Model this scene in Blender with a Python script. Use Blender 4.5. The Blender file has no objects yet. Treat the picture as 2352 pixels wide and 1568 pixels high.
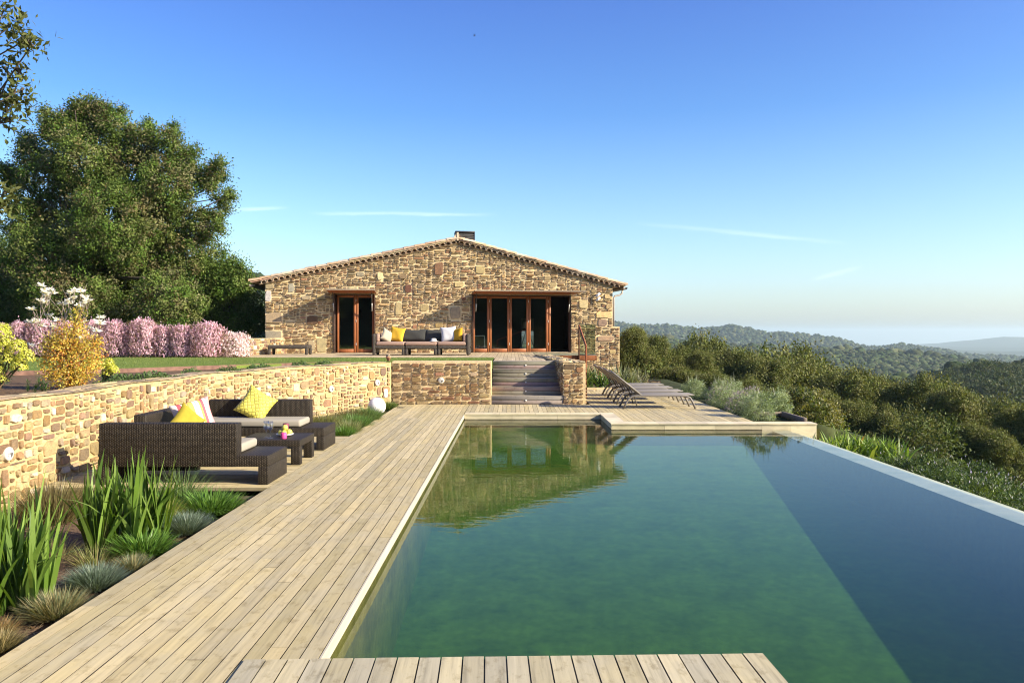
import bpy, bmesh, math, random
import numpy as np
from mathutils import Vector, Matrix, Euler

# ------------------------------------------------------------------ camera, sky, sun, exposure
SC = bpy.context.scene
COL = SC.collection
R = math.radians
F, CX, HY, CAMZ = 1850.0, 1176.0, 765.0, 1.7      # focal length, principal column, horizon row (picture 2352 x 1568)

cam_d = bpy.data.cameras.new('camera')
cam = bpy.data.objects.new('camera', cam_d)
COL.objects.link(cam)
cam.location = (0, 0, CAMZ)
cam.rotation_euler = (R(90), 0, 0)
cam_d.sensor_width = 36
cam_d.lens = 36 * F / 2352
cam_d.shift_y = -(784 - HY) / 2352
cam_d.clip_start = 0.05
cam_d.clip_end = 60000
SC.camera = cam

SUN_E, SUN_A = 26.0, 20.0          # elevation; azimuth from +X towards the camera side
sv = Vector((math.cos(R(SUN_A)) * math.cos(R(SUN_E)), -math.sin(R(SUN_A)) * math.cos(R(SUN_E)), math.sin(R(SUN_E))))
sl = bpy.data.lights.new('sun', 'SUN')
sl.energy = 5.0
sl.angle = R(0.5)
sl.color = (1.0, 0.885, 0.69)
sun = bpy.data.objects.new('sun', sl)
COL.objects.link(sun)
sun.location = sv * 60
sun.rotation_euler = sv.to_track_quat('Z', 'Y').to_euler()

W = bpy.data.worlds.new('World')
SC.world = W
W.use_nodes = True
wn, wl = W.node_tree.nodes, W.node_tree.links
bg = wn['Background']
bg.inputs['Strength'].default_value = 0.10
sky = wn.new('ShaderNodeTexSky')
sky.sky_type = 'NISHITA'
sky.sun_disc = False
sky.sun_elevation = R(SUN_E)
sky.sun_rotation = R(90 + SUN_A)
sky.altitude = 300
sky.air_density = 1.0
sky.dust_density = 1.4
sky.ozone_density = 4.0
hs = wn.new('ShaderNodeHueSaturation')
hs.inputs['Saturation'].default_value = 1.2
wl.new(sky.outputs[0], hs.inputs['Color'])


def wmath(op, a, b=None, c=None):
    n = wn.new('ShaderNodeMath')
    n.operation = op
    for i, v in enumerate((a, b, c)):
        if v is None:
            continue
        if isinstance(v, (int, float)):
            n.inputs[i].default_value = v
        else:
            wl.new(v, n.inputs[i])
    return n.outputs[0]


# a few thin cirrus streaks, in sky directions
tc = wn.new('ShaderNodeTexCoord')
sx = wn.new('ShaderNodeSeparateXYZ')
wl.new(tc.outputs['Generated'], sx.inputs[0])
hue = wn.new('ShaderNodeMapRange')
hue.inputs['From Min'].default_value = .08
hue.inputs['From Max'].default_value = .42
hue.inputs['To Min'].default_value = .494
hue.inputs['To Max'].default_value = .522
wl.new(sx.outputs[2], hue.inputs['Value'])
wl.new(hue.outputs[0], hs.inputs['Hue'])
for sock, lo, hi in (('Saturation', .92, 1.22), ('Value', 1.30, 1.26)):
    mr = wn.new('ShaderNodeMapRange')
    mr.inputs['From Min'].default_value = .0
    mr.inputs['From Max'].default_value = .26
    mr.inputs['To Min'].default_value = lo
    mr.inputs['To Max'].default_value = hi
    wl.new(sx.outputs[2], mr.inputs['Value'])
    wl.new(mr.outputs[0], hs.inputs[sock])
az = wmath('DIVIDE', sx.outputs[0], wmath('MAXIMUM', sx.outputs[1], 0.05))
el = wmath('DIVIDE', sx.outputs[2], wmath('MAXIMUM', sx.outputs[1], 0.05))
front = wmath('GREATER_THAN', sx.outputs[1], 0.2)
cmb = wn.new('ShaderNodeCombineXYZ')
wl.new(wmath('MULTIPLY', az, 16), cmb.inputs[0])
wl.new(wmath('MULTIPLY', el, 90), cmb.inputs[1])
wno = wn.new('ShaderNodeTexNoise')
wno.inputs['Scale'].default_value = 1.0
wno.inputs['Detail'].default_value = 5
wl.new(cmb.outputs[0], wno.inputs['Vector'])
wob = wmath('MULTIPLY', wmath('SUBTRACT', wno.outputs['Fac'], 0.5), 0.006)
tot = None
for x0, y0, x1, y1, wd, st in ((520, 481, 668, 478, .0017, .30), (700, 489, 1150, 493, .0019, .28), (1450, 512, 1960, 560, .0022, .20), (1860, 644, 1985, 612, .0022, .22)):
    a0, a1 = (x0 - CX) / F, (x1 - CX) / F
    e0, e1 = (HY - y0) / F, (HY - y1) / F
    mid, half = (a0 + a1) / 2, (a1 - a0) / 2
    line = wmath('ADD', wmath('MULTIPLY', wmath('SUBTRACT', az, a0), (e1 - e0) / (a1 - a0)), e0)
    d = wmath('DIVIDE', wmath('ADD', wmath('SUBTRACT', el, line), wob), wd)
    g = wmath('DIVIDE', 1.0, wmath('ADD', 1.0, wmath('MULTIPLY', wmath('MULTIPLY', d, d), wmath('MULTIPLY', d, d))))
    u = wmath('DIVIDE', wmath('SUBTRACT', az, mid), half)
    win = wmath('MAXIMUM', wmath('SUBTRACT', 1.0, wmath('MULTIPLY', u, u)), 0.0)
    mm = wmath('MULTIPLY', wmath('MULTIPLY', g, win), wmath('MULTIPLY', wno.outputs['Fac'], st * 1.0))
    tot = mm if tot is None else wmath('ADD', tot, mm)
tot = wmath('MULTIPLY', tot, front)
cm = wn.new('ShaderNodeMix')
cm.data_type = 'RGBA'
wl.new(tot, cm.inputs[0])
wl.new(hs.outputs[0], cm.inputs[6])
cm.inputs[7].default_value = (9.5, 10.0, 10.2, 1)
wl.new(cm.outputs[2], bg.inputs['Color'])

SC.view_settings.view_transform = 'Standard'
SC.view_settings.look = 'None'
SC.view_settings.gamma = 1
SC.view_settings.exposure = 1.0
SC.render.engine = 'CYCLES'
cy = SC.cycles
cy.use_denoising = True
cy.filter_width = 1.1
cy.max_bounces = 8
cy.diffuse_bounces = 3
cy.glossy_bounces = 4
cy.transmission_bounces = 6
cy.transparent_max_bounces = 24
cy.volume_bounces = 0
cy.caustics_reflective = False
cy.caustics_refractive = False
cy.sample_clamp_indirect = 4.0


def at(x, y, D):
    """point on the sight line of picture column x, row y at distance D"""
    return Vector(((x - CX) / F * D, D, CAMZ + (HY - y) / F * D))


def atz(x, y, z):
    return at(x, y, F * (CAMZ - z) / (y - HY))


# ------------------------------------------------------------------ helpers
rng = np.random.default_rng(7)
rnd = random.Random(11)


class MB:
    def __init__(self):
        self.v, self.f, self.c, self.s = [], [], [], []

    def add(self, vs, fs, col=(1, 1, 1), smooth=False, M=None):
        o = len(self.v)
        for p in vs:
            p = Vector(p)
            self.v.append(tuple(M @ p) if M is not None else tuple(p))
        for f in fs:
            self.f.append([i + o for i in f])
            self.c.append(col)
            self.s.append(smooth)

    def box(self, x0, x1, y0, y1, z0, z1, col=(1, 1, 1), M=None):
        self.add([(x0, y0, z0), (x1, y0, z0), (x1, y1, z0), (x0, y1, z0), (x0, y0, z1), (x1, y0, z1), (x1, y1, z1), (x0, y1, z1)],
                 [(3, 2, 1, 0), (4, 5, 6, 7), (0, 1, 5, 4), (1, 2, 6, 5), (2, 3, 7, 6), (3, 0, 4, 7)], col, False, M)

    def rbox(self, x0, x1, y0, y1, z0, z1, r=.02, seg=3, col=(1, 1, 1), M=None):
        bm = bmesh.new()
        bmesh.ops.create_cube(bm, size=1)
        for v in bm.verts:
            v.co = Vector(((x0 + x1) / 2 + v.co.x * (x1 - x0), (y0 + y1) / 2 + v.co.y * (y1 - y0), (z0 + z1) / 2 + v.co.z * (z1 - z0)))
        bmesh.ops.bevel(bm, geom=bm.edges[:], offset=r, segments=seg, affect='EDGES', profile=.5)
        bm.verts.index_update()
        self.add([v.co[:] for v in bm.verts], [[v.index for v in f.verts] for f in bm.faces], col, True, M)
        bm.free()

    def prism(self, poly, z0, z1, col=(1, 1, 1), M=None):
        n = len(poly)
        vs = [(x, y, z0) for x, y in poly] + [(x, y, z1) for x, y in poly]
        fs = [list(range(n - 1, -1, -1)), list(range(n, 2 * n))] + [(i, (i + 1) % n, n + (i + 1) % n, n + i) for i in range(n)]
        self.add(vs, fs, col, False, M)

    def tube(self, pts, r, n=8, col=(1, 1, 1), M=None, smooth=True, cap=True):
        pts = [Vector(p) for p in pts]
        rs = r if isinstance(r, (list, tuple)) else [r] * len(pts)
        vs, fs = [], []
        up = None
        for i, p in enumerate(pts):
            d = (pts[min(i + 1, len(pts) - 1)] - pts[max(i - 1, 0)]).normalized()
            if up is None:
                up = Vector((0, 0, 1)) if abs(d.z) < .9 else Vector((1, 0, 0))
            a = d.cross(up).normalized()
            b = a.cross(d).normalized()
            up = b
            for k in range(n):
                t = 2 * math.pi * k / n
                vs.append(p + (a * math.cos(t) + b * math.sin(t)) * rs[i])
        for i in range(len(pts) - 1):
            for k in range(n):
                fs.append((i * n + k, i * n + (k + 1) % n, (i + 1) * n + (k + 1) % n, (i + 1) * n + k))
        if cap:
            fs.append(list(range(n - 1, -1, -1)))
            fs.append([(len(pts) - 1) * n + k for k in range(n)])
        self.add(vs, fs, col, smooth, M)

    def lathe(self, prof, n=24, c=(0, 0, 0), col=(1, 1, 1), M=None, smooth=True):
        vs, fs = [], []
        for r, z in prof:
            for k in range(n):
                t = 2 * math.pi * k / n
                vs.append((c[0] + r * math.cos(t), c[1] + r * math.sin(t), c[2] + z))
        for i in range(len(prof) - 1):
            for k in range(n):
                fs.append((i * n + k, i * n + (k + 1) % n, (i + 1) * n + (k + 1) % n, (i + 1) * n + k))
        self.add(vs, fs, col, smooth, M)

    def pillow(self, w, h, t, M=None, col=(1, 1, 1), n=14, sag=.10):
        """soft cushion in the local XZ plane, thickness along Y, pinched corners"""
        vs, fs = [], []
        for side in (1, -1):
            for i in range(n + 1):
                for j in range(n + 1):
                    u, v = 2 * i / n - 1, 2 * j / n - 1
                    k = ((1 - u ** 4) * (1 - v ** 4))
                    px = u * (1 - sag * (1 - abs(u)) * 0 - sag * (1 - v * v) * abs(u))
                    pz = v * (1 - sag * (1 - u * u) * abs(v))
                    wr = .06 * math.sin(5 * u + 3 * v) * k
                    vs.append((px * w / 2, side * (t / 2 * (k ** .6) * (1 + wr) + .004), pz * h / 2))
        N = (n + 1) ** 2
        for s in (0, 1):
            for i in range(n):
                for j in range(n):
                    q = [s * N + i * (n + 1) + j, s * N + (i + 1) * (n + 1) + j, s * N + (i + 1) * (n + 1) + j + 1, s * N + i * (n + 1) + j + 1]
                    fs.append(q if s else q[::-1])
        rim = [i * (n + 1) for i in range(n + 1)] + [n * (n + 1) + j for j in range(1, n + 1)] + [i * (n + 1) + n for i in range(n - 1, -1, -1)] + [j for j in range(n - 1, 0, -1)]
        for a, b in zip(rim, rim[1:] + rim[:1]):
            fs.append((a, b, N + b, N + a))
        self.add(vs, fs, col, True, M)

    def build(self, name, mat, parent=None, loc=None):
        me = bpy.data.meshes.new(name)
        me.from_pydata(self.v, [], self.f)
        finish(me, np.array(self.c, dtype=np.float32).reshape(-1, 3), self.s)
        return link(name, me, mat, parent, loc)


def finish(me, c, s=None):
    a = me.attributes.new('col', 'FLOAT_COLOR', 'FACE')
    full = np.ones((len(c), 4), dtype=np.float32)
    full[:, :3] = c
    a.data.foreach_set('color', full.ravel())
    if s is not None:
        me.polygons.foreach_set('use_smooth', np.array(s, dtype=bool))
    me.update()


def link(name, me, mat, parent=None, loc=None):
    if mat is not None:
        me.materials.append(mat)
    o = bpy.data.objects.new(name, me)
    COL.objects.link(o)
    if parent is not None:
        o.parent = parent
    if loc is not None:
        o.location = loc
    return o


def quads(name, V, C, mat, parent=None, loc=None, smooth=False, Fq=None):
    """V (n,4,3) loose quads, C (n,3) colours"""
    n = len(V)
    me = bpy.data.meshes.new(name)
    me.vertices.add(n * 4)
    me.vertices.foreach_set('co', np.ascontiguousarray(V, dtype=np.float32).ravel())
    me.loops.add(n * 4)
    me.loops.foreach_set('vertex_index', np.arange(n * 4, dtype=np.int32))
    me.polygons.add(n)
    me.polygons.foreach_set('loop_start', np.arange(0, n * 4, 4, dtype=np.int32))
    me.update(calc_edges=True)
    finish(me, np.asarray(C, dtype=np.float32), np.full(n, smooth))
    return link(name, me, mat, parent, loc)


def tag(o, label, cat, group=None):
    o['label'] = label
    o['category'] = cat
    if group:
        o['group'] = group
    return o


def thing(name, label, cat, loc=(0, 0, 0), rz=0, group=None):
    o = bpy.data.objects.new(name, None)
    COL.objects.link(o)
    o.location = loc
    o.rotation_euler = (0, 0, rz)
    o.empty_display_size = .2
    return tag(o, label, cat, group)


def struct(o, kind='structure'):
    o['kind'] = kind
    return o


def copy_tree(o, parent=None):
    c = o.copy()
    COL.objects.link(c)
    if parent is not None:
        c.parent = parent
    for ch in list(o.children):
        copy_tree(ch, c)
    return c


# ------------------------------------------------------------------ materials
class NT:
    def __init__(self, name):
        self.m = bpy.data.materials.new(name)
        self.m.use_nodes = True
        self.n, self.l = self.m.node_tree.nodes, self.m.node_tree.links
        self.p = self.n['Principled BSDF']
        self.out = self.n['Material Output']

    def new(self, t, **kw):
        x = self.n.new(t)
        for k, v in kw.items():
            setattr(x, k, v)
        return x

    def set(self, sock, v):
        if hasattr(v, 'links') or isinstance(v, bpy.types.NodeSocket):
            self.l.new(v, sock)
        else:
            if isinstance(v, (tuple, list)) and len(v) == 3 and sock.type == 'RGBA':
                v = (*v, 1)
            sock.default_value = v

    def coord(self, kind='Object', scale=(1, 1, 1), rot=(0, 0, 0)):
        t = self.new('ShaderNodeTexCoord')
        m = self.new('ShaderNodeMapping')
        self.l.new(t.outputs[kind], m.inputs[0])
        m.inputs['Scale'].default_value = scale
        m.inputs['Rotation'].default_value = rot
        return m.outputs[0]

    def noise(self, vec, scale, detail=4, rough=.55):
        t = self.new('ShaderNodeTexNoise')
        self.l.new(vec, t.inputs['Vector'])
        t.inputs['Scale'].default_value = scale
        t.inputs['Detail'].default_value = detail
        t.inputs['Roughness'].default_value = rough
        return t.outputs['Fac']

    def ramp(self, fac, stops):
        r = self.new('ShaderNodeValToRGB')
        self.l.new(fac, r.inputs[0])
        e = r.color_ramp.elements
        while len(e) < len(stops):
            e.new(.5)
        for x, (pos, c) in zip(e, stops):
            x.position = pos
            x.color = (*c, 1) if len(c) == 3 else c
        return r.outputs[0]

    def mix(self, fac, a, b, blend='MIX'):
        x = self.new('ShaderNodeMix', data_type='RGBA', blend_type=blend)
        self.set(x.inputs[0], fac)
        self.set(x.inputs[6], a)
        self.set(x.inputs[7], b)
        return x.outputs[2]

    def math(self, op, a, b=0.0):
        x = self.new('ShaderNodeMath', operation=op)
        self.set(x.inputs[0], a)
        self.set(x.inputs[1], b)
        return x.outputs[0]

    def attr(self, name='col'):
        return self.new('ShaderNodeAttribute', attribute_name=name).outputs['Color']

    def schlick(self, f0):
        g = self.new('ShaderNodeNewGeometry')
        d = self.new('ShaderNodeVectorMath', operation='DOT_PRODUCT')
        self.l.new(g.outputs['Normal'], d.inputs[0])
        self.l.new(g.outputs['Incoming'], d.inputs[1])
        k = self.math('POWER', self.math('SUBTRACT', 1.0, self.math('ABSOLUTE', d.outputs['Value'])), 5.0)
        return self.math('ADD', self.math('MULTIPLY', k, 1 - f0), f0)

    def bump(self, h, strength=.3, dist=.01):
        b = self.new('ShaderNodeBump')
        self.l.new(h, b.inputs['Height'])
        b.inputs['Strength'].default_value = strength
        b.inputs['Distance'].default_value = dist
        self.l.new(b.outputs[0], self.p.inputs['Normal'])

    def base(self, c, rough=.8, spec=.3, metal=0):
        self.set(self.p.inputs['Base Color'], c)
        self.set(self.p.inputs['Roughness'], rough)
        self.p.inputs['Specular IOR Level'].default_value = spec
        self.p.inputs['Metallic'].default_value = metal
        return self


def g3(v):
    return (v, v, v)


def m_vary(name, lo, hi, scale=8, rough=.8, spec=.3, bump=.0, bdist=.004, stretch=(1, 1, 1), detail=5, metal=0):
    """attribute colour times a noise between lo and hi"""
    t = NT(name)
    v = t.coord('Object', stretch)
    n = t.noise(v, scale, detail)
    c = t.mix(1.0, t.attr(), t.ramp(n, [(.25, g3(lo)), (.75, g3(hi))]), 'MULTIPLY')
    t.base(c, rough, spec, metal)
    if bump:
        t.bump(n, bump, bdist)
    return t.m


def m_wood(name, along='y', grey=(.39, .355, .26), mixlo=.44, mixhi=.70, fine=1.0, bump=.35):
    t = NT(name)
    st = (38, 1.6, 20) if along == 'y' else (1.6, 38, 20)
    v = t.coord('Object', st)
    n = t.noise(v, 1.0 * fine, 6, .6)
    v2 = t.coord('Object', (1.3, .9, 1) if along == 'y' else (.9, 1.3, 1))
    big = t.noise(v2, 2.6, 6, .65)
    v3 = t.coord('Object', (9, 5, 6) if along == 'y' else (5, 9, 6))
    blot = t.noise(v3, 1.4, 5, .7)
    grain = t.ramp(n, [(.22, g3(.58)), (.45, g3(.95)), (.8, g3(1.18))])
    c = t.mix(1.0, t.attr(), grain, 'MULTIPLY')
    f = t.ramp(big, [(mixlo, g3(0)), (mixhi, g3(.75))])
    c = t.mix(f, c, t.mix(1.0, t.mix(.45, grey, t.attr()), grain, 'MULTIPLY'))
    c = t.mix(t.ramp(blot, [(.34, g3(.8)), (.46, g3(0))]), c, t.mix(1.0, c, (.68, .65, .58), 'MULTIPLY'))
    t.base(c, .72, .25)
    t.bump(n, bump, .003)
    return t.m


def m_leaf(name, trans=.35, rough=.45, spec=.35):
    t = NT(name)
    d = t.attr()
    t.base(d, rough, spec)
    tr = t.new('ShaderNodeBsdfTranslucent')
    t.l.new(t.mix(1.0, d, (1.25, 1.2, .45), 'MULTIPLY'), tr.inputs['Color'])
    mx = t.new('ShaderNodeMixShader')
    mx.inputs[0].default_value = trans
    t.l.new(t.p.outputs[0], mx.inputs[1])
    t.l.new(tr.outputs[0], mx.inputs[2])
    t.l.new(mx.outputs[0], t.out.inputs[0])
    return t.m


def m_rattan(name, dark=(.007, .005, .0035), light=(.085, .067, .046)):
    t = NT(name)
    tcn = t.new('ShaderNodeTexCoord')
    s = t.new('ShaderNodeSeparateXYZ')
    t.l.new(tcn.outputs['Object'], s.inputs[0])
    u = t.math('ADD', s.outputs[0], t.math('MULTIPLY', s.outputs[1], .97))
    v = t.math('ADD', s.outputs[2], t.math('MULTIPLY', s.outputs[1], .31))
    c = t.new('ShaderNodeCombineXYZ')
    t.l.new(v, c.inputs[0])
    t.l.new(u, c.inputs[1])
    br = t.new('ShaderNodeTexBrick')
    t.l.new(c.outputs[0], br.inputs['Vector'])
    br.offset = .5
    br.inputs['Scale'].default_value = 1
    br.inputs['Brick Width'].default_value = .027
    br.inputs['Row Height'].default_value = .019
    br.inputs['Mortar Size'].default_value = .0058
    br.inputs['Mortar Smooth'].default_value = .6
    br.inputs['Color1'].default_value = (*light, 1)
    br.inputs['Color2'].default_value = (light[0] * .5, light[1] * .5, light[2] * .5, 1)
    br.inputs['Mortar'].default_value = (*dark, 1)
    n = t.noise(tcn.outputs['Object'], 9, 4)
    t.base(t.mix(1.0, br.outputs['Color'], t.ramp(n, [(.3, g3(.75)), (.7, g3(1.2))]), 'MULTIPLY'), .5, .25)
    inv = t.math('SUBTRACT', 1.0, br.outputs['Fac'])
    t.bump(inv, .8, .006)
    return t.m


def m_glass(name, refl=1.0, tint=(.93, .96, .95)):
    t = NT(name)
    gl = t.new('ShaderNodeBsdfGlossy')
    gl.inputs['Roughness'].default_value = 0.0
    tr = t.new('ShaderNodeBsdfTransparent')
    tr.inputs[0].default_value = (*tint, 1)
    mx = t.new('ShaderNodeMixShader')
    t.l.new(t.math('MULTIPLY', t.schlick(.12), refl), mx.inputs[0])
    t.l.new(tr.outputs[0], mx.inputs[1])
    t.l.new(gl.outputs[0], mx.inputs[2])
    t.l.new(mx.outputs[0], t.out.inputs[0])
    return t.m


M_stone = None


def m_stone(name):
    t = NT(name)
    v = t.coord('Object')
    n = t.noise(v, 9, 6, .65)
    n2 = t.noise(t.coord('Object', (1, 1, 2.4)), 26, 5, .7)
    c = t.mix(1.0, t.attr(), t.ramp(n, [(.25, (.66, .66, .68)), (.5, g3(1.0)), (.75, (1.28, 1.2, 1.05))]), 'MULTIPLY')
    c = t.mix(1.0, c, t.ramp(n2, [(.3, g3(.72)), (.6, g3(1.08))]), 'MULTIPLY')
    t.base(c, .85, .2)
    t.bump(n2, .55, .012)
    return t.m


M_stone = m_stone('rubble_stone')
M_deck_y = m_wood('weathered_deck_boards', 'y')
M_deck_x = m_wood('weathered_cross_boards', 'x')
M_step = m_wood('grey_step_timber', 'x', grey=(.25, .22, .18), mixlo=.3, mixhi=.7)
M_leaf = m_leaf('leaf')
M_blade = m_leaf('blade', .36, .4, .35)
M_petal = m_leaf('petal', .3, .6, .2)
M_oakleaf = m_leaf('oak_leaf', .25, .62, .18)
M_bark = m_vary('bark', .6, 1.3, 14, .9, .2, .6, .02, (1, 1, .3))
M_rattan = m_rattan('dark_rattan')
M_rattan2 = m_rattan('grey_brown_rattan', (.035, .03, .026), (.15, .125, .10))
M_fabric = m_vary('woven_fabric', .9, 1.07, 300, .9, .15, .15, .001)
M_cloth = m_vary('soft_cloth', .9, 1.08, 14, .9, .15, .1, .004)
M_steel = m_vary('dark_steel', .7, 1.2, 5, .5, .4, 0, metal=.3)
M_corten = m_vary('rusted_steel', .55, 1.35, 7, .85, .2, .2, .002)
M_paint = m_vary('painted_metal', .92, 1.05, 5, .45, .4)
M_wood = m_vary('oiled_wood', .7, 1.2, 3, .5, .35, .15, .002, (14, 14, 1))
M_tile = m_vary('terracotta', .7, 1.25, 6, .85, .2, .3, .004)
M_clay = m_vary('clay_pot', .8, 1.15, 20, .85, .2)
M_soil = m_vary('dark_soil', .4, 1.5, 30, .95, .1, 1.0, .03, detail=8)
M_stucco = m_vary('pool_coping_stone', .8, 1.12, 5, .75, .25, .25, .004, (1, .35, 3))
M_glass = m_glass('window_glass')
M_clear = m_glass('clear_glass', 1.0, (.80, .88, .82))
M_goblet = m_glass('goblet_glass', 1.3, (.97, .98, .98))
M_plain = m_vary('plain', .9, 1.08, 12, .7, .3)
M_china = m_vary('white_china', .97, 1.02, 4, .2, .5)
M_wax = m_vary('candle_wax', .95, 1.04, 12, .5, .4)
M_fruit = m_vary('fruit_skin', .85, 1.1, 30, .4, .4)

# ------------------------------------------------------------------ ground, hills, sky haze
WALL = [(-5.25, -6), (-5.25, 8.3), (-5.25, 10.5), (-5.25, 12.5), (-5.12, 14.2), (-4.75, 15.6), (-4.2, 17.2), (-3.5, 18.5), (-2.88, 19.25)]


def smooth_poly(pts, n=10):
    out = []
    P = [Vector(p) for p in pts]
    for i in range(len(P) - 1):
        p0, p1, p2, p3 = P[max(i - 1, 0)], P[i], P[i + 1], P[min(i + 2, len(P) - 1)]
        k = n if i > 1 else 4
        for j in range(k):
            t = j / k
            a = (p2 - p0) * .5 if i > 1 else (p2 - p1)
            b = (p3 - p1) * .5
            out.append(((2 * t ** 3 - 3 * t * t + 1) * p1 + (t ** 3 - 2 * t * t + t) * a + (-2 * t ** 3 + 3 * t * t) * p2 + (t ** 3 - t * t) * b))
    out.append(P[-1])
    return out


WP = smooth_poly(WALL)
WY = np.array([p.y for p in WP])
WX = np.array([p.x for p in WP])


def wall_x(y):
    return np.interp(y, WY, WX)


def sstep(a, b, x):
    t = np.clip((x - a) / (b - a), 0, 1)
    return t * t * (3 - 2 * t)


# far silhouettes: (distance, [(picture column, picture row)])
RIDGES = [
    (300, [(-2500, 700), (0, 690), (600, 760), (1300, 880), (1950, 905), (2050, 898), (2145, 883), (2198, 865), (2243, 854), (2352, 858), (2700, 880), (4500, 1000)]),
    (480, [(-2500, 600), (0, 620), (420, 632), (575, 642), (605, 648), (700, 680), (900, 740), (1176, 800), (1408, 850), (1800, 915), (2352, 960), (4500, 1000)]),
    (900, [(-2500, 700), (0, 720), (900, 760), (1300, 778), (1420, 782), (1640, 797), (1800, 806), (1960, 812), (2100, 822), (2250, 836), (2352, 846), (3000, 880), (4500, 900)]),
    (1500, [(-2500, 740), (0, 740), (1200, 800), (1600, 830), (2352, 870), (4500, 880)]),
    (2200, [(-2500, 735), (0, 735), (1300, 735), (1408, 741), (1440, 748), (1500, 751), (1525, 749), (1560, 755), (1600, 761), (1640, 758), (1680, 752), (1705, 755), (1760, 768), (1830, 772), (1880, 776), (1916, 779), (1945, 786), (1973, 795), (2022, 798), (2050, 794), (2072, 792), (2100, 797), (2156, 804), (2226, 817), (2303, 818), (2352, 825), (2700, 830), (4500, 830)]),
    (3300, [(-2500, 790), (4500, 830)]),
    (4500, [(-2500, 780), (1900, 797), (2000, 796), (2099, 794), (2150, 797), (2198, 804), (2260, 807), (2352, 806), (4500, 800)]),
    (6000, [(-2500, 790), (4500, 800)]),
    (7500, [(-2500, 780), (1900, 795), (2050, 793), (2128, 789), (2233, 779), (2303, 773), (2352, 773), (2500, 776), (4500, 790)]),
    (9500, [(-2500, 800), (4500, 806)]),
]


def fbm(x, y, seed=0, octaves=4):
    r = np.random.default_rng(seed)
    o = np.zeros_like(x, dtype=float)
    a, f = 1.0, 1.0
    for _ in range(octaves):
        for _k in range(3):
            th, ph = r.uniform(0, 2 * np.pi, 2)
            o += a * np.sin((x * np.cos(th) + y * np.sin(th)) * f + ph) / 3
        a *= .5
        f *= 2.1
    return o


def near_h(x, y):
    """the hilltop: low under the pool, level with the lawn on the left, falling away on the right"""
    left = np.where(y < 19.75, x < wall_x(np.clip(y, -6, 19.25)) - .25, np.where((y < 21.6) & (x > -.7), False, x < .6 - .09 * (y - 19.3)))
    right = -.95 - .33 * np.clip(x - 5.9, 0, 60) - .2 * np.clip(y - 31, 0, 200)
    h = np.where(left, .90 - .16 * np.clip(y - 36, 0, 200) * (x > -6) - .02 * np.clip(-x - 25, 0, 200), np.where(x > 5.75, right, -3.2))
    lb = (~left) & (x <= 5.75) & (y > np.where(x < -.7, 25, 18.9))
    h = np.where(lb, -.06 - .2 * np.clip(y - 31, 0, 200), h)
    rb = (x > 4.6) & (x <= 9) & (y > 15.6)
    h = np.where(rb, -.06 - .28 * np.clip(x - 5.9, 0, 60) - .2 * np.clip(y - 31, 0, 200), h)
    return h


def ground_h(x, y):
    r = np.hypot(x, y)
    h0 = near_h(x, y)
    yy = np.where(y > 1, y, 1.0)
    # column in the picture; behind the camera the outermost values are used
    colx = np.where(y > 0, CX + F * np.clip(x / yy, -2.0, 2.0), np.where(x < 0, CX - 2 * F, CX + 2 * F))
    ctrl_r = [60.0] + [q[0] for q in RIDGES]
    hs_ = []
    for d, prof in RIDGES:
        xs = [p[0] for p in prof]
        ys = [p[1] for p in prof]
        row = np.interp(colx, xs, ys)
        cosf = 1 / np.sqrt(1 + ((colx - CX) / F) ** 2)
        hs_.append(CAMZ + (HY - row) / F * d * cosf)
    slope = np.where(colx > 1100, -14.0, -2.0)
    Hs = [slope] + hs_
    h = h0.copy()
    for i in range(len(ctrl_r) - 1):
        a, b = ctrl_r[i], ctrl_r[i + 1]
        m = (r >= a) & (r <= b)
        t = np.clip((r - a) / (b - a), 0, 1)
        tt = t * t * (3 - 2 * t)
        dip = -.035 * (b - a) * np.sin(np.pi * t) * (.35 if i else .0)
        h = np.where(m, Hs[i] * (1 - tt) + Hs[i + 1] * tt + dip, h)
    h = np.where(r > ctrl_r[-1], Hs[-1], h)
    w = sstep(38, 60, r)
    far = np.where(r < 60, Hs[0] * np.ones_like(h), h)
    h = np.where(r < 60, h0 * (1 - w) + far * w, far)
    # a wooded rise behind the camera
    back = sstep(-6, -30, y) * np.exp(-(r / 260) ** 2)
    h = h + back * 9
    h = h + fbm(x / 90, y / 90, 3) * np.clip((r - 120) / 400, 0, 1) * np.clip(r / 120, 0, 9) * .5
    return h


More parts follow.
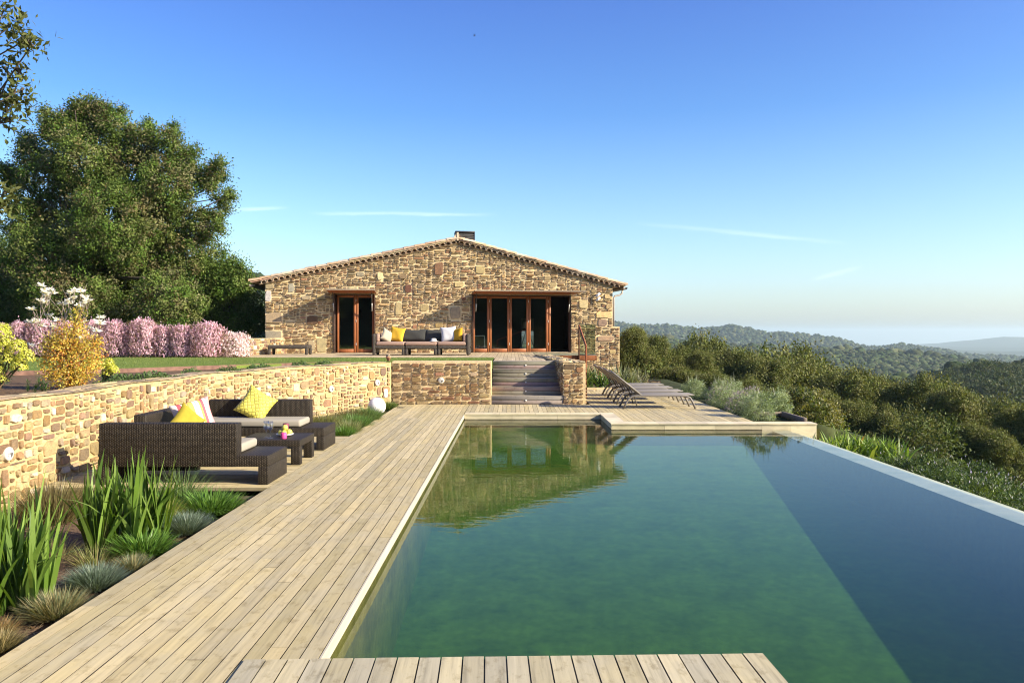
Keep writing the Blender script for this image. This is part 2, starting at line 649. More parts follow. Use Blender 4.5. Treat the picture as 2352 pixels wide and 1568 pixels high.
def build_ground():
    rad = np.concatenate([np.arange(0.4, 40, .4), np.geomspace(40, 480, 60), np.geomspace(500, 2600, 70), np.geomspace(2700, 14000, 40)])
    a_in = np.arange(-40, 40.01, .35)
    a_out = np.arange(43, 318, 3.0)
    ang = np.radians(np.concatenate([a_in, a_out]))
    A, RR = np.meshgrid(ang, rad)
    x, y = RR * np.sin(A), RR * np.cos(A)
    z = ground_h(x, y)
    V = np.stack([x, y, z], -1).reshape(-1, 3)
    nr, na = A.shape
    i = np.arange(nr - 1)[:, None]
    j = np.arange(na)[None, :]
    jn = (j + 1) % na
    Fq = np.stack([i * na + j, i * na + jn, (i + 1) * na + jn, (i + 1) * na + j], -1).reshape(-1, 4)
    me = bpy.data.meshes.new('ground')
    me.from_pydata([tuple(p) for p in V], [], [tuple(q) for q in Fq.tolist()])
    finish(me, np.ones((len(Fq), 3)), np.ones(len(Fq), bool))
    t = NT('scrub_ground')
    v = t.coord('Object')
    n1 = t.noise(v, .05, 6, .6)
    n2 = t.noise(v, 1.4, 6, .7)
    n3 = t.noise(v, .35, 5, .65)
    c = t.ramp(n1, [(.3, (.035, .046, .017)), (.55, (.055, .066, .024)), (.75, (.085, .082, .034))])
    c = t.mix(1.0, c, t.ramp(n3, [(.3, g3(.55)), (.7, g3(1.25))]), 'MULTIPLY')
    c = t.mix(1.0, c, t.ramp(n2, [(.3, g3(.6)), (.7, g3(1.3))]), 'MULTIPLY')
    t.base(c, .95, .1)
    return struct(link('ground', me, t.m))


build_ground()

# the air between here and the hills
hz = MB()
hz.box(-15500, 15500, -15500, 15500, -420, 75)
to = NT('air')
to.n.clear()
ho = to.n.new('ShaderNodeOutputMaterial')
hv = to.n.new('ShaderNodeVolumePrincipled')
hv.inputs['Color'].default_value = (.74, .92, .96, 1)
hv.inputs['Density'].default_value = .00014
hv.inputs['Anisotropy'].default_value = .2
to.l.new(hv.outputs[0], ho.inputs['Volume'])
haze = struct(hz.build('haze', to.m), 'stuff')

# ------------------------------------------------------------------ decks
TAN = [(.51, .415, .21), (.55, .445, .23), (.46, .38, .195), (.52, .425, .22), (.48, .395, .215), (.56, .46, .25), (.44, .37, .21)]


def boards(mb, x0, x1, y0, y1, width, z, th=.03, along='y', lmin=1.6, lmax=3.2, gap=.006, pal=TAN, seed=1, under=True):
    rr = random.Random(seed)
    a0, a1, b0, b1 = (x0, x1, y0, y1) if along == 'y' else (y0, y1, x0, x1)
    n = max(1, round((a1 - a0) / width))
    w = (a1 - a0) / n
    for i in range(n):
        p = b0 - rr.uniform(0, lmax * .9) if lmax < 90 else b0
        while p < b1:
            q = p + rr.uniform(lmin, lmax) if lmax < 90 else b1
            s, e = max(p, b0), min(q, b1)
            if e - s > .02:
                c = rr.choice(pal)
                k = rr.uniform(.88, 1.1)
                c = tuple(v * k for v in c)
                zz = z + rr.uniform(-.0015, .0015)
                u0, u1 = a0 + i * w + gap / 2, a0 + (i + 1) * w - gap / 2
                xa, xb, ya, yb = (u0, u1, s + .0015, e - .0015) if along == 'y' else (s + .0015, e - .0015, u0, u1)
                mb.add([(xa, ya, zz), (xb, ya, zz), (xb, yb, zz), (xa, yb, zz)], [(0, 1, 2, 3)], c)
                # board sides coloured dark to stand in for shade in the gaps
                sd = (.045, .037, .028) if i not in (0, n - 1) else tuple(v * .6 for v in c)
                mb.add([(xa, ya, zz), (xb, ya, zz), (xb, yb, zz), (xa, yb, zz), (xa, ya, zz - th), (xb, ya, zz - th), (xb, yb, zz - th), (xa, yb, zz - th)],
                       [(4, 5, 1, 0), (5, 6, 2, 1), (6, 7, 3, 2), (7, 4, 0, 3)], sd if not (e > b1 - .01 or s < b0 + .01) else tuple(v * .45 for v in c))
            p = q
    if under:
        mb.box(x0 + .02, x1 - .02, y0 + .02, y1 - .02, z - th - .06, z - th - .004, (.05, .04, .03))  # dark sheet whose colour stands in for shade beneath the boards


PX0, PX1 = -2.69, -1.014           # main deck edges
PY_B = 16.94                       # far pool wall
mb = MB()
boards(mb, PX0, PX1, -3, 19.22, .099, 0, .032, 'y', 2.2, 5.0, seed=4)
struct(mb.build('pool_deck', M_deck_y))

mb = MB()
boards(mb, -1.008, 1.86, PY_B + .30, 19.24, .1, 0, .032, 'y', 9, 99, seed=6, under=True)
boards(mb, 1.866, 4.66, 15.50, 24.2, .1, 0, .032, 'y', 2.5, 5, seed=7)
struct(mb.build('lounger_deck', M_deck_y))

mb = MB()
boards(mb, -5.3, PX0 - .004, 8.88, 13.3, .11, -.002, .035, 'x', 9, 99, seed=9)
mb.box(-5.3, PX0 - .03, 8.90, 8.94, -.16, -.045, (.12, .09, .06))
struct(mb.build('seating_deck', M_deck_x))

# jetty crossing the near end of the pool, turned a little
mb = MB()
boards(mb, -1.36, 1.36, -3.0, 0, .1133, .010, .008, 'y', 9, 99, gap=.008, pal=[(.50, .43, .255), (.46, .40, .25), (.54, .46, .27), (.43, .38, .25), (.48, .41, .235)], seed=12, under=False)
mb.box(-1.35, 1.35, -2.9, -.012, -.09, .0005, (.05, .04, .03))  # same dark colour, painting the shade under the jetty boards
je = struct(mb.build('jetty', M_deck_y))
je.location = (-.03, 4.22, 0)
je.rotation_euler = (0, 0, R(1.7))

# ------------------------------------------------------------------ pool
WZ = -.115


def floor_z(y):
    return WZ - (0.94 - .072 * (y - 6.3))


def build_pool():
    mb = MB()
    ys = np.linspace(-3, 17.1, 30)
    for a, b in zip(ys[:-1], ys[1:]):
        mb.add([(-1.2, a, floor_z(a)), (5.2, a, floor_z(a)), (5.2, b, floor_z(b)), (-1.2, b, floor_z(b))], [(0, 1, 2, 3)], (.115, .145, .03), True)
    t = NT('pool_plaster')
    v = t.coord('Object')
    n = t.noise(v, 2.3, 7, .66)
    n2 = t.noise(v, 9, 5, .7)
    c = t.mix(1.0, t.attr(), t.ramp(n, [(.3, (.66, .70, .64)), (.5, g3(1)), (.7, (1.28, 1.24, 1.12))]), 'MULTIPLY')
    c = t.mix(1.0, c, t.ramp(n2, [(.3, g3(.68)), (.7, g3(1.22))]), 'MULTIPLY')
    t.base(c, .9, .1)
    # walls under water
    wc = (.075, .075, .022)
    mb.add([(PX1, -3, -2.3), (PX1, 17.0, -2.3), (PX1, 17.0, -.04), (PX1, -3, -.04)], [(0, 1, 2, 3)], wc)
    mb.add([(PX1, PY_B + .03, -2.3), (1.88, PY_B + .03, -2.3), (1.88, PY_B + .03, -.1), (PX1, PY_B + .03, -.1)], [(0, 1, 2, 3)], wc)
    mb.add([(1.885, PY_B + .03, -2.3), (1.885, 15.18, -2.3), (1.885, 15.18, -.1), (1.885, PY_B + .03, -.1)], [(0, 1, 2, 3)], wc)
    mb.add([(1.885, 15.18, -2.3), (5.8, 15.18, -2.3), (5.8, 15.18, -.1), (1.885, 15.18, -.1)], [(0, 1, 2, 3)], wc)
    mb.add([(4.9, 15.2, -2.3), (4.9, -3, -2.3), (4.9, -3, -.14), (4.9, 15.2, -.14)], [(0, 1, 2, 3)], wc)
    struct(mb.build('pool_basin', t.m))
    # coping: white edge beam on the left, sandstone slabs at the far side
    mb = MB()
    st = (.66, .57, .37)
    p = -3.0
    rr = random.Random(3)
    mb.box(PX1 + .003, PX1 + .014, -3, PY_B - .004, -.082, -.002, (.48, .43, .33))

    def slabs(x0, x1, y0, y1, z0, z1, axis, L=.92):
        a, b = (x0, x1) if axis == 'x' else (y0, y1)
        p = a
        while p < b - .05:
            q = min(p + L * rr.uniform(.97, 1.03), b)
            k = rr.uniform(.88, 1.08)
            c = (st[0] * k, st[1] * k, st[2] * k * rr.uniform(.92, 1.05))
            if axis == 'x':
                mb.box(p + .002, q - .002, y0, y1, z0, z1, c)
            else:
                mb.box(x0, x1, p + .002, q - .002, z0, z1, c)
            p = q
    slabs(-.999, 1.855, PY_B - .012, PY_B + .292, -.022, .003, 'x', .75)
    slabs(-.999, 1.875, PY_B, PY_B + .06, -.107, -.023, 'x', .98)
    slabs(1.86, 5.74, 15.135, 15.49, -.022, .003, 'x', .93)
    slabs(1.868, 4.70, 15.15, 15.21, -.109, -.023, 'x', .98)
    slabs(4.70, 5.73, 15.149, 15.209, -.34, -.024, 'x', .55)
    slabs(1.858, 2.16, 15.492, PY_B + .29, -.022, .0035, 'y', .7)
    slabs(1.868, 1.92, 15.215, PY_B - .004, -.107, -.023, 'y', .85)
    mb.box(5.665, 5.725, 15.22, 16.6, -.55, -.024, (.60, .53, .36))
    struct(mb.build('pool_coping', M_stucco))
    # overflow weir: level crest, then a wet slope
    mb = MB()
    ys = np.linspace(-3, 15.146, 26)
    for a, b in zip(ys[:-1], ys[1:]):
        k = rr.uniform(.92, 1.05)
        c = (.36 * k, .38 * k, .275 * k)
        mb.add([(4.9, a, -.14), (5.17, a, -.125), (5.67, a, -.272), (5.68, a, -.285), (5.70, a, -1.4), (4.9, b, -.14), (5.17, b, -.125), (5.67, b, -.272), (5.68, b, -.285), (5.70, b, -1.4)],
               [(0, 1, 6, 5), (1, 2, 7, 6), (2, 3, 8, 7), (3, 4, 9, 8)], c)
    t = NT('wet_weir_stone')
    v = t.coord('Object')
    n = t.noise(v, 3, 6, .6)
    t.base(t.mix(1.0, t.attr(), t.ramp(n, [(.3, (.66, .74, .68)), (.5, g3(.95)), (.7, (1.15, 1.1, 1.0))]), 'MULTIPLY'), .45, .2)
    t.bump(t.noise(v, 5, 3), .08, .01)
    struct(mb.build('pool_weir', t.m))
    # water body
    mb = MB()
    mb.box(PX1 - .3, 5.165, -3.4, 15.17, -2.6, WZ)
    mb2 = MB()
    t = NT('pool_water')
    gl = t.new('ShaderNodeBsdfGlossy')
    gl.inputs['Roughness'].default_value = 0.0
    tr = t.new('ShaderNodeBsdfTransparent')
    mx = t.new('ShaderNodeMixShader')
    v = t.coord('Object', (1.0, 2.2, 1))
    n = t.noise(v, 3.2, 3, .5)
    b = t.new('ShaderNodeBump')
    b.inputs['Strength'].default_value = .10
    b.inputs['Distance'].default_value = .010
    t.l.new(n, b.inputs['Height'])
    t.l.new(b.outputs[0], gl.inputs['Normal'])
    t.l.new(t.math('MULTIPLY', t.schlick(.02), .82), mx.inputs[0])
    t.l.new(tr.outputs[0], mx.inputs[1])
    t.l.new(gl.outputs[0], mx.inputs[2])
    t.l.new(mx.outputs[0], t.out.inputs['Surface'])
    va = t.new('ShaderNodeVolumeAbsorption')
    va.inputs['Color'].default_value = (.34, .72, .20, 1)
    va.inputs['Density'].default_value = .5
    vs = t.new('ShaderNodeVolumeScatter')
    vs.inputs['Color'].default_value = (.42, .80, .40, 1)
    vs.inputs['Density'].default_value = .03
    vs.inputs['Anisotropy'].default_value = .3
    ad = t.new('ShaderNodeAddShader')
    t.l.new(va.outputs[0], ad.inputs[0])
    t.l.new(vs.outputs[0], ad.inputs[1])
    t.l.new(ad.outputs[0], t.out.inputs['Volume'])
    # one closed body with the notch of the far corner
    poly = [(PX1 - .3, -3.4), (5.165, -3.4), (5.165, 15.17), (1.895, 15.17), (1.895, PY_B + .02), (PX1 - .3, PY_B + .02)]
    mb2.prism(poly, -2.6, WZ)
    struct(mb2.build('water', t.m))


build_pool()

# ------------------------------------------------------------------ rubble masonry
PAL_BROWN = [(.20, .10, .045), (.28, .17, .075), (.25, .185, .10), (.31, .225, .12), (.18, .11, .06), (.26, .105, .055), (.38, .28, .14), (.13, .085, .05), (.34, .20, .085), (.21, .165, .11), (.44, .34, .19)]
PAL_PALE = [(.22, .13, .075), (.30, .185, .085), (.34, .24, .115), (.36, .27, .14), (.22, .135, .10), (.30, .25, .16), (.16, .115, .09), (.40, .33, .21), (.27, .15, .08), (.50, .45, .36), (.34, .21, .10), (.36, .27, .13), (.19, .12, .08)]
MORTAR = (.70, .545, .31)
PAL_TAN = [tuple(a * .7 + b * .3 for a, b in zip(c, (.36, .27, .155))) for c in PAL_BROWN]


def masonry(mb, P, L, z0, top, cw, ch, pal, seed, holes=(), mortar=MORTAR, sizes=None, relief=.03, gap=.012, s0=0.0, mortar_face=True, breaks=(), specials=()):
    """coursed rubble laid out on a surface P(s, z, out); every stone is a raised irregular block"""
    rr = random.Random(seed)
    sizes = sizes or [(.05, (6, 10), (4, 7)), (.30, (3, 6), (2, 4)), (1.0, (3, 8), (1, 3))]
    nx = int((L - s0) / cw)
    zmax = max(top(s0 + (L - s0) * k / 60) for k in range(61))
    nz = int((zmax - z0) / ch) + 1
    occ = np.zeros((nz, nx), bool)
    for j in range(nz):
        for i in range(nx):
            s, z = s0 + (i + .5) * cw, z0 + (j + .5) * ch
            if z + ch * .7 > top(s):
                occ[j, i] = True
            for h in holes:
                if h[0] < s < h[1] and h[2] < z < h[3]:
                    occ[j, i] = True

    def stone(s, z, w, h, col=None, rel=None, rounder=1.0):
        g = gap * rr.uniform(.7, 1.5)
        x0, x1, y0, y1 = s + g / 2, s + w - g / 2, z + g / 2, z + h - g / 2
        ww, hh = x1 - x0, y1 - y0
        if ww < .015 or hh < .012:
            return
        pts = []
        k = lambda: rr.uniform(.03, .36) * rounder
        jx = lambda: rr.uniform(-.03, .03) * ww
        jy = lambda: rr.uniform(-.07, .07) * hh
        pts += [(x0 + k() * ww, y0 + jy() * .5 + hh * .02), (x1 - k() * ww, y0 + jy() * .5 + hh * .02), (x1 + jx() - ww * .02, y0 + k() * hh), (x1 + jx() - ww * .02, y1 - k() * hh),
                (x1 - k() * ww, y1 + jy() * .5 - hh * .02), (x0 + k() * ww, y1 + jy() * .5 - hh * .02), (x0 + jx() + ww * .02, y1 - k() * hh), (x0 + jx() + ww * .02, y0 + k() * hh)]
        cx_, cy_ = (x0 + x1) / 2, (y0 + y1) / 2
        r_ = (rel or relief) * rr.uniform(.45, 1.25)
        e = min(.22, .012 / min(ww, hh))
        n = len(pts)
        tx, ty = rr.uniform(-.25, .25) * r_, rr.uniform(-.35, .35) * r_
        vs = [P(a, b, -.004) for a, b in pts]
        for a, b in pts:
            qa, qb = cx_ + (a - cx_) * (1 - e * .35), cy_ + (b - cy_) * (1 - e * .35)
            vs.append(P(qa, qb, r_ * .7))
        for a, b in pts:
            qa, qb = cx_ + (a - cx_) * (1 - e), cy_ + (b - cy_) * (1 - e)
            vs.append(P(qa, qb, r_ + tx * (a - cx_) / ww * 2 + ty * (b - cy_) / hh * 2))
        fs = []
        for i in range(n):
            a, b = i, (i + 1) % n
            fs += [(a, b, n + b, n + a), (n + a, n + b, 2 * n + b, 2 * n + a)]
        fs.append([2 * n + i for i in range(n)])
        c = col or rr.choice(pal)
        f = rr.uniform(.72, 1.2)
        mb.add(vs, fs, (c[0] * f, c[1] * f * rr.uniform(.95, 1.04), c[2] * f * rr.uniform(.9, 1.08)))

    for (a, b, w, h, c) in specials:
        stone(a, b, w, h, c, relief * 1.2, .9)
        for j in range(nz):
            for i in range(nx):
                s, z = s0 + (i + .5) * cw, z0 + (j + .5) * ch
                if a - cw * .2 < s < a + w + cw * .2 and b - ch * .2 < z < b + h + ch * .2:
                    occ[j, i] = True
    for j in range(nz):
        i = 0
        while i < nx:
            if occ[j, i]:
                i += 1
                continue
            run = 1
            while i + run < nx and not occ[j, i + run] and run < 14:
                run += 1
            q = rr.random()
            for pr, wr, hr in sizes:
                if q < pr:
                    break
            w = min(rr.randint(*wr), run)
            if run - w == 1:
                w = run if w + 1 <= wr[1] + 1 else max(1, w - 1)
            h = rr.randint(*hr)
            while h > 1 and (j + h > nz or occ[j:j + h, i:i + w].any()):
                h -= 1
            occ[j:j + h, i:i + w] = True
            if w * h > 1 or rr.random() < .4:
                stone(s0 + i * cw, z0 + j * ch, w * cw, h * ch)
            i += w
    if mortar_face:
        cols = sorted(set([round(v, 4) for v in np.arange(s0, L, .16)] + [L] + [h for q in holes for h in q[:2] if s0 < h < L] + list(breaks)))
        for a, b in zip(cols[:-1], cols[1:]):
            mid = (a + b) / 2
            segs = [(z0, None)]
            cuts = sorted([(h[2], h[3]) for h in holes if h[0] < mid < h[1]])
            out, cur = [], z0
            for c0, c1 in cuts:
                if c0 > cur:
                    out.append((cur, c0))
                cur = max(cur, c1)
            out.append((cur, None))
            for lo, hi in out:
                za, zb = (top(a + 1e-4), top(b - 1e-4)) if hi is None else (hi, hi)
                if max(za, zb) <= lo:
                    continue
                f = rr.uniform(.93, 1.06)
                mb.add([P(a, lo, 0), P(b, lo, 0), P(b, zb, 0), P(a, za, 0)], [(0, 1, 2, 3)], tuple(m * f for m in mortar))


# ------------------------------------------------------------------ curved garden wall on the left
def path_fn(pts):
    P = [Vector((p[0], p[1])) for p in pts]
    d = [0.0]
    for a, b in zip(P[:-1], P[1:]):
        d.append(d[-1] + (b - a).length)
    d = np.array(d)
    X = np.array([p.x for p in P])
    Y = np.array([p.y for p in P])

    def pos(s):
        return float(np.interp(s, d, X)), float(np.interp(s, d, Y))

    def frame(s):
        a, b = pos(max(s - .15, 0)), pos(min(s + .15, d[-1]))
        t = Vector((b[0] - a[0], b[1] - a[1])).normalized()
        return t, Vector((t.y, -t.x))
    return pos, frame, float(d[-1])


pos, frame, WL = path_fn(WP)
S_START = 8.5


def PW(s, z, o):
    x, y = pos(s)
    t, n = frame(s)
    return (x + n.x * o, y + n.y * o, z)


ZT = 1.0


def wtop(s):
    return ZT + .012 * math.sin(s * 2.3)


def wall_light(parent, c, n, name='wall_light'):
    """round recessed lamp with a half-moon opening, axis n"""
    q = Vector((0, 0, 1)).rotation_difference(Vector(n)).to_matrix().to_4x4()
    # build an upright frame: local X right, Y up, Z out
    z = Vector(n).normalized()
    y = Vector((0, 0, 1))
    x = y.cross(z).normalized()
    M = Matrix(((x.x, y.x, z.x, c[0]), (x.y, y.y, z.y, c[1]), (x.z, y.z, z.z, c[2]), (0, 0, 0, 1)))
    m = MB()
    r = .072
    m.lathe([(0.0, .050), (r * .80, .050), (r * .97, .044), (r, .034), (r, -.01)], 28, (0, 0, 0), (.60, .57, .50), M)
    o = m.build(name, M_paint, parent)
    m = MB()
    pts = [(-.046, .012)] + [(.046 * math.cos(a), .012 - .052 * math.sin(a) * 1.0) for a in np.linspace(math.pi, 2 * math.pi, 9)[::-1] * 1.0]
    pts = [(.046 * math.cos(a), .010 + .050 * math.sin(a)) for a in np.linspace(math.pi, 2 * math.pi, 11)]
    n_ = len(pts)
    m.add([(a, b, .0515) for a, b in pts], [list(range(n_))], (.12, .115, .11), False, M)  # flat half-moon, dark colour painting the shade inside the opening
    m.add([(a * .92, b * .9 - .004, .0535) for a, b in pts[:6]] + [(0.0, -.004, .0535)], [list(range(7))], (.55, .54, .50), False, M)  # paler lower left corner, painted as the sunlit part inside
    m.build('lamp_opening', M_paint, o)
    return o


gw = thing('garden_wall', 'curved pale rubble stone wall beside the rattan sofas, topped with flat stones', 'wall', (0, 0, 0))
mb = MB()
masonry(mb, PW, WL - .004, -.25, wtop, .050, .037, [tuple(a * .75 + b * .25 for a, b in zip(c, (.42, .31, .16))) for c in PAL_PALE], 21, sizes=[(.05, (3, 6), (4, 6)), (.40, (2, 4), (2, 3)), (1.0, (2, 5), (1, 3))], relief=.026, gap=.022, s0=S_START, mortar=(.50, .38, .195))
gw_face = mb.build('wall', M_stone, gw)
mb = MB()


def PC(s, t, o):
    return PW(s, wtop(s) + .004 + o * .6, .03 - t)


masonry(mb, PC, WL - .05, 0, lambda s: .47, .11, .09, [(.40, .31, .18), (.36, .29, .18), (.44, .35, .20), (.28, .22, .15)], 5, sizes=[(.4, (3, 5), (2, 3)), (1.0, (2, 5), (1, 2))], relief=.014, gap=.02, s0=S_START, mortar=(.44, .34, .19))
ss = np.arange(S_START, WL, .3)
for a, b in zip(ss[:-1], ss[1:]):
    mb.add([PW(a, .5, -.44), PW(b, .5, -.44), PW(b, wtop(b), -.44), PW(a, wtop(a), -.44)], [(3, 2, 1, 0)], (.5, .4, .24))
mb.build('wall_cap', M_stone, gw)


def wall_s_at(x, y):
    d = [(Vector(pos(s)) - Vector((x, y))).length for s in np.arange(0, WL, .05)]
    return float(np.argmin(d)) * .05


for (x, y, z) in ((-5.25, 8.33, .45), (-5.2, 13.28, .47), (-4.72, 15.6, .48), (-4.0, 17.65, .48), (-3.2, 18.9, .54)):
    s = wall_s_at(x, y)
    t, n = frame(s)
    p = PW(s, z, .0)
    wall_light(gw, p, (n.x, n.y, 0))
s = wall_s_at(-3.02, 19.08)
t, n = frame(s)
p = PW(s, .28, 0)
m = MB()
M = Matrix(((t.x, n.x, 0, p[0]), (t.y, n.y, 0, p[1]), (0, 0, 1, p[2]), (0, 0, 0, 1)))
m.rbox(-.045, .045, -.01, .045, -.095, .095, .008, 2, (.82, .82, .80), M)
m.build('junction_box', M_paint, gw)

# far retaining wall
fw = thing('retaining_wall', 'straight brown rubble retaining wall left of the timber steps', 'wall', (0, 19.25, 0))
mb = MB()
FWX0, FWX1 = -2.86, -.49


def PF(s, z, o):
    return (FWX0 + s, -o, z)


masonry(mb, PF, FWX1 - FWX0, -.02, lambda s: 1.03, .05, .036, PAL_TAN, 33, sizes=[(.06, (4, 6), (3, 5)), (.45, (3, 5), (2, 3)), (1.0, (3, 7), (1, 3))], relief=.03, gap=.019)
mb.add([(FWX0, 0, 1.03), (FWX1, 0, 1.03), (FWX1, .4, 1.03), (FWX0, .4, 1.03), (FWX1, 0, -.02), (FWX1, .4, -.02)], [(0, 1, 2, 3), (1, 4, 5, 2)], MORTAR)
mb.build('wall', M_stone, fw)
wall_light(fw, (-1.69, -.0, .57), (0, -1, 0))

# ------------------------------------------------------------------ steps
TZ = .98
st = thing('timber_steps', 'five weathered grey timber steps between stone walls up to the terrace', 'steps', (.4, 19.25, 0))
nst, rise, tread = 5, TZ / 5, .34
for k in range(nst):
    y0 = k * tread
    z0 = k * rise
    xr = 1.30 - .4 - .03 * k
    m = MB()
    rr = random.Random(50 + k)
    g = [(.34, .29, .225), (.29, .25, .20)]
    m.rbox(-.89, xr, y0, y0 + .03, z0 + .004, z0 + rise * .48, .004, 1, tuple(v * rr.uniform(.85, 1.1) for v in g[0]))
    m.rbox(-.89, xr, y0, y0 + .03, z0 + rise * .5, z0 + rise - .004, .004, 1, tuple(v * rr.uniform(.85, 1.1) for v in g[1]))
    m.rbox(-.885, xr - .005, y0 - .008, y0 + tread * .52, z0 + rise - .003, z0 + rise + .004, .002, 1, (.40, .35, .27))
    m.box(-.885, xr - .005, y0 + tread * .53, y0 + tread + .02, z0 + rise - .006, z0 + rise + .003, (.36, .31, .24))
    o = m.build('step', M_step, st)
    m = MB()
    m.lathe([(0, -.012), (.019, -.012), (.02, 0), (0, 0)], 14, (0, 0, 0), (.85, .84, .78), Matrix.Translation((-.07 + .005 * k, y0 - .002, z0 + rise * .48)) @ Matrix.Rotation(R(90), 4, 'X') @ Matrix.Rotation(R(180), 4, 'X'))
    m.build('step_light', M_paint, o)

# pier wall right of the steps, running back along the terrace
pw = thing('stone_pier', 'short stone wall right of the timber steps, tapering back along the terrace', 'wall', (1.5, 19.25, 0))
mb = MB()
PA, PBp, PCp, PD = Vector((-.28, 0)), Vector((.26, .03)), Vector((-.32, 6.6)), Vector((-.78, 6.6))


def seg(a, b):
    L = (b - a).length
    t = (b - a).normalized()
    n = Vector((t.y, -t.x))
    return L, lambda s, z, o: (a.x + t.x * s + n.x * o, a.y + t.y * s + n.y * o, z)


def pier_top(s):
    return 1.02


for a, b, sd in ((PA, PBp, 1), (PBp, PCp, 2), (PD, PA, 3)):
    L, P_ = seg(a, b)
    masonry(mb, P_, L, -.05, lambda s: 1.0, .05, .038, PAL_TAN, 60 + sd, sizes=[(.08, (3, 5), (3, 4)), (.5, (2, 4), (2, 3)), (1.0, (2, 5), (1, 2))], relief=.03, gap=.02)
L2, P2_ = seg(PA, PBp)


def PT(s, t_, o):
    a = PA.lerp(PD, t_ / 6.6)
    b = PBp.lerp(PCp, t_ / 6.6)
    q = a.lerp(b, s / .54)
    return (q.x, q.y, 1.0 + o)


masonry(mb, PT, .56, -.02, lambda s: 6.55, .07, .09, [(.46, .36, .2), (.52, .42, .25), (.36, .28, .17)], 66, relief=.03, gap=.02, s0=-.02, sizes=[(.5, (3, 5), (2, 4)), (1, (2, 4), (1, 3))])
mb.build('wall', M_stone, pw)

# ------------------------------------------------------------------ upper terrace, lawn, beds
HU = Vector((.990, .1409))          # along the house front
HN = Vector((.1409, -.990))         # out of the house front
HC = Vector((-8.83, 28.8))          # left corner


def hp(u, o=0.0, z=0.0):
    q = HC + HU * u + HN * o
    return Vector((q.x, q.y, z))


mb = MB()
TT = [(.54, .42, .25), (.58, .455, .27), (.5, .39, .23), (.56, .44, .27)]
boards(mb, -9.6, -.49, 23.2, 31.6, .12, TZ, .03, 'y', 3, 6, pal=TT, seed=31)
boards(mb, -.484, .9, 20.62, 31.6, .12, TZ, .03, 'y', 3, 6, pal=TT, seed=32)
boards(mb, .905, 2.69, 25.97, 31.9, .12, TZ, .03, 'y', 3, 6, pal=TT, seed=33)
struct(mb.build('terrace_deck', M_deck_y))

# rust steel edge beam of the terrace, glass guard, handrail
mb = MB()
mb.rbox(1.1, 2.70, 25.93, 25.962, TZ - .16, TZ + .004, .004, 1, (.20, .075, .03))
mb.rbox(2.695, 2.73, 25.93, 30.2, TZ - .16, TZ + .004, .004, 1, (.18, .07, .03))
eb = tag(mb.build('edge_beam', M_corten), 'rust brown steel edge beam under the terrace deck beside the house', 'beam')
gd = thing('glass_guard', 'clear glass guard panel at the terrace corner by the stone house', 'railing', (2.2, 25.98, TZ))
m = MB()
m.box(-.02, .47, -.006, .006, .02, 1.0, (1, 1, 1))
m.build('pane', M_clear, gd)
m = MB()
m.box(.476, .488, .0, 3.2, .02, 1.0, (1, 1, 1))
m.build('pane', M_clear, gd)
m = MB()
m.rbox(-.04, .50, -.02, .02, -.002, .03, .004, 1, (.10, .09, .08))
m.build('rail_base', M_steel, gd)
hr = thing('handrail', 'rust brown flat steel handrail with two posts right of the stone steps wall', 'handrail', (1.93, 21, 0))
m = MB()
m.rbox(-.022, .022, -.05, .05, -.05, 1.36, .006, 1, (.26, .09, .04))
m.build('post', M_corten, hr)
m = MB()
m.rbox(.203, .247, 4.85, 4.95, .6, 1.95, .006, 1, (.10, .05, .03))
m.build('post', M_corten, hr)
m = MB()
m.tube([(0, 0, 1.36), (.225, 4.9, 1.95)], .032, 4, (.26, .09, .04), smooth=False)
m.build('rail', M_corten, hr)

# lawn
t = NT('lawn_turf')
v = t.coord('Object')
n1 = t.noise(v, .7, 5)
n2 = t.noise(v, 60, 6, .7)
c = t.ramp(n1, [(.3, (.13, .19, .035)), (.7, (.19, .25, .05))])
c = t.mix(1.0, c, t.ramp(n2, [(.3, g3(.55)), (.7, g3(1.25))]), 'MULTIPLY')
t.base(c, .9, .15)
t.bump(n2, .8, .03)
M_turf = t.m
LAWN_EDGE = [(-30, 8.5), (-14, 11.6), (-9.4, 14.4), (-7.75, 15.6), (-6.7, 16.8), (-5.1, 18.7), (-3.9, 19.45), (-2.9, 19.66), (-.5, 19.66)]
lz = 1.0
mb = MB()
ys = [p for p in LAWN_EDGE]
for a, b in zip(LAWN_EDGE[:-1], LAWN_EDGE[1:]):
    mb.add([(a[0], a[1], lz), (b[0], b[1], lz), (b[0], 23.18, lz), (a[0], 23.18, lz), (a[0], a[1], .8), (b[0], b[1], .8)], [(0, 1, 2, 3), (4, 5, 1, 0)], (1, 1, 1))
mb.add([(-30, -14, lz), (-9.5, -14, lz), (-9.5, 14.2, lz), (-14, 11.5, lz), (-30, 8.4, lz)], [(0, 1, 2, 3, 4)])
mb.add([(-.5, 19.66, lz), (-.5, 19.66, .8), (-.5, 20.6, .8), (-.5, 20.6, lz)], [(0, 1, 2, 3)])
struct(mb.build('lawn', M_turf))

# rust coloured lawn edging strip
mb = MB()
ed = smooth_poly(LAWN_EDGE[1:7], 6)
for a, b in zip(ed[:-1], ed[1:]):
    n = Vector((b.y - a.y, -(b.x - a.x))).normalized() * .02
    mb.add([(a.x + n.x, a.y + n.y, .86), (b.x + n.x, b.y + n.y, .86), (b.x + n.x, b.y + n.y, 1.012), (a.x + n.x, a.y + n.y, 1.012), (b.x - n.x, b.y - n.y, 1.012), (a.x - n.x, a.y - n.y, 1.012)], [(0, 1, 2, 3), (3, 2, 4, 5)], (.20, .115, .085))
tag(mb.build('lawn_edging', M_corten), 'long rust brown steel strip edging the lawn behind the pale stone wall', 'edging')

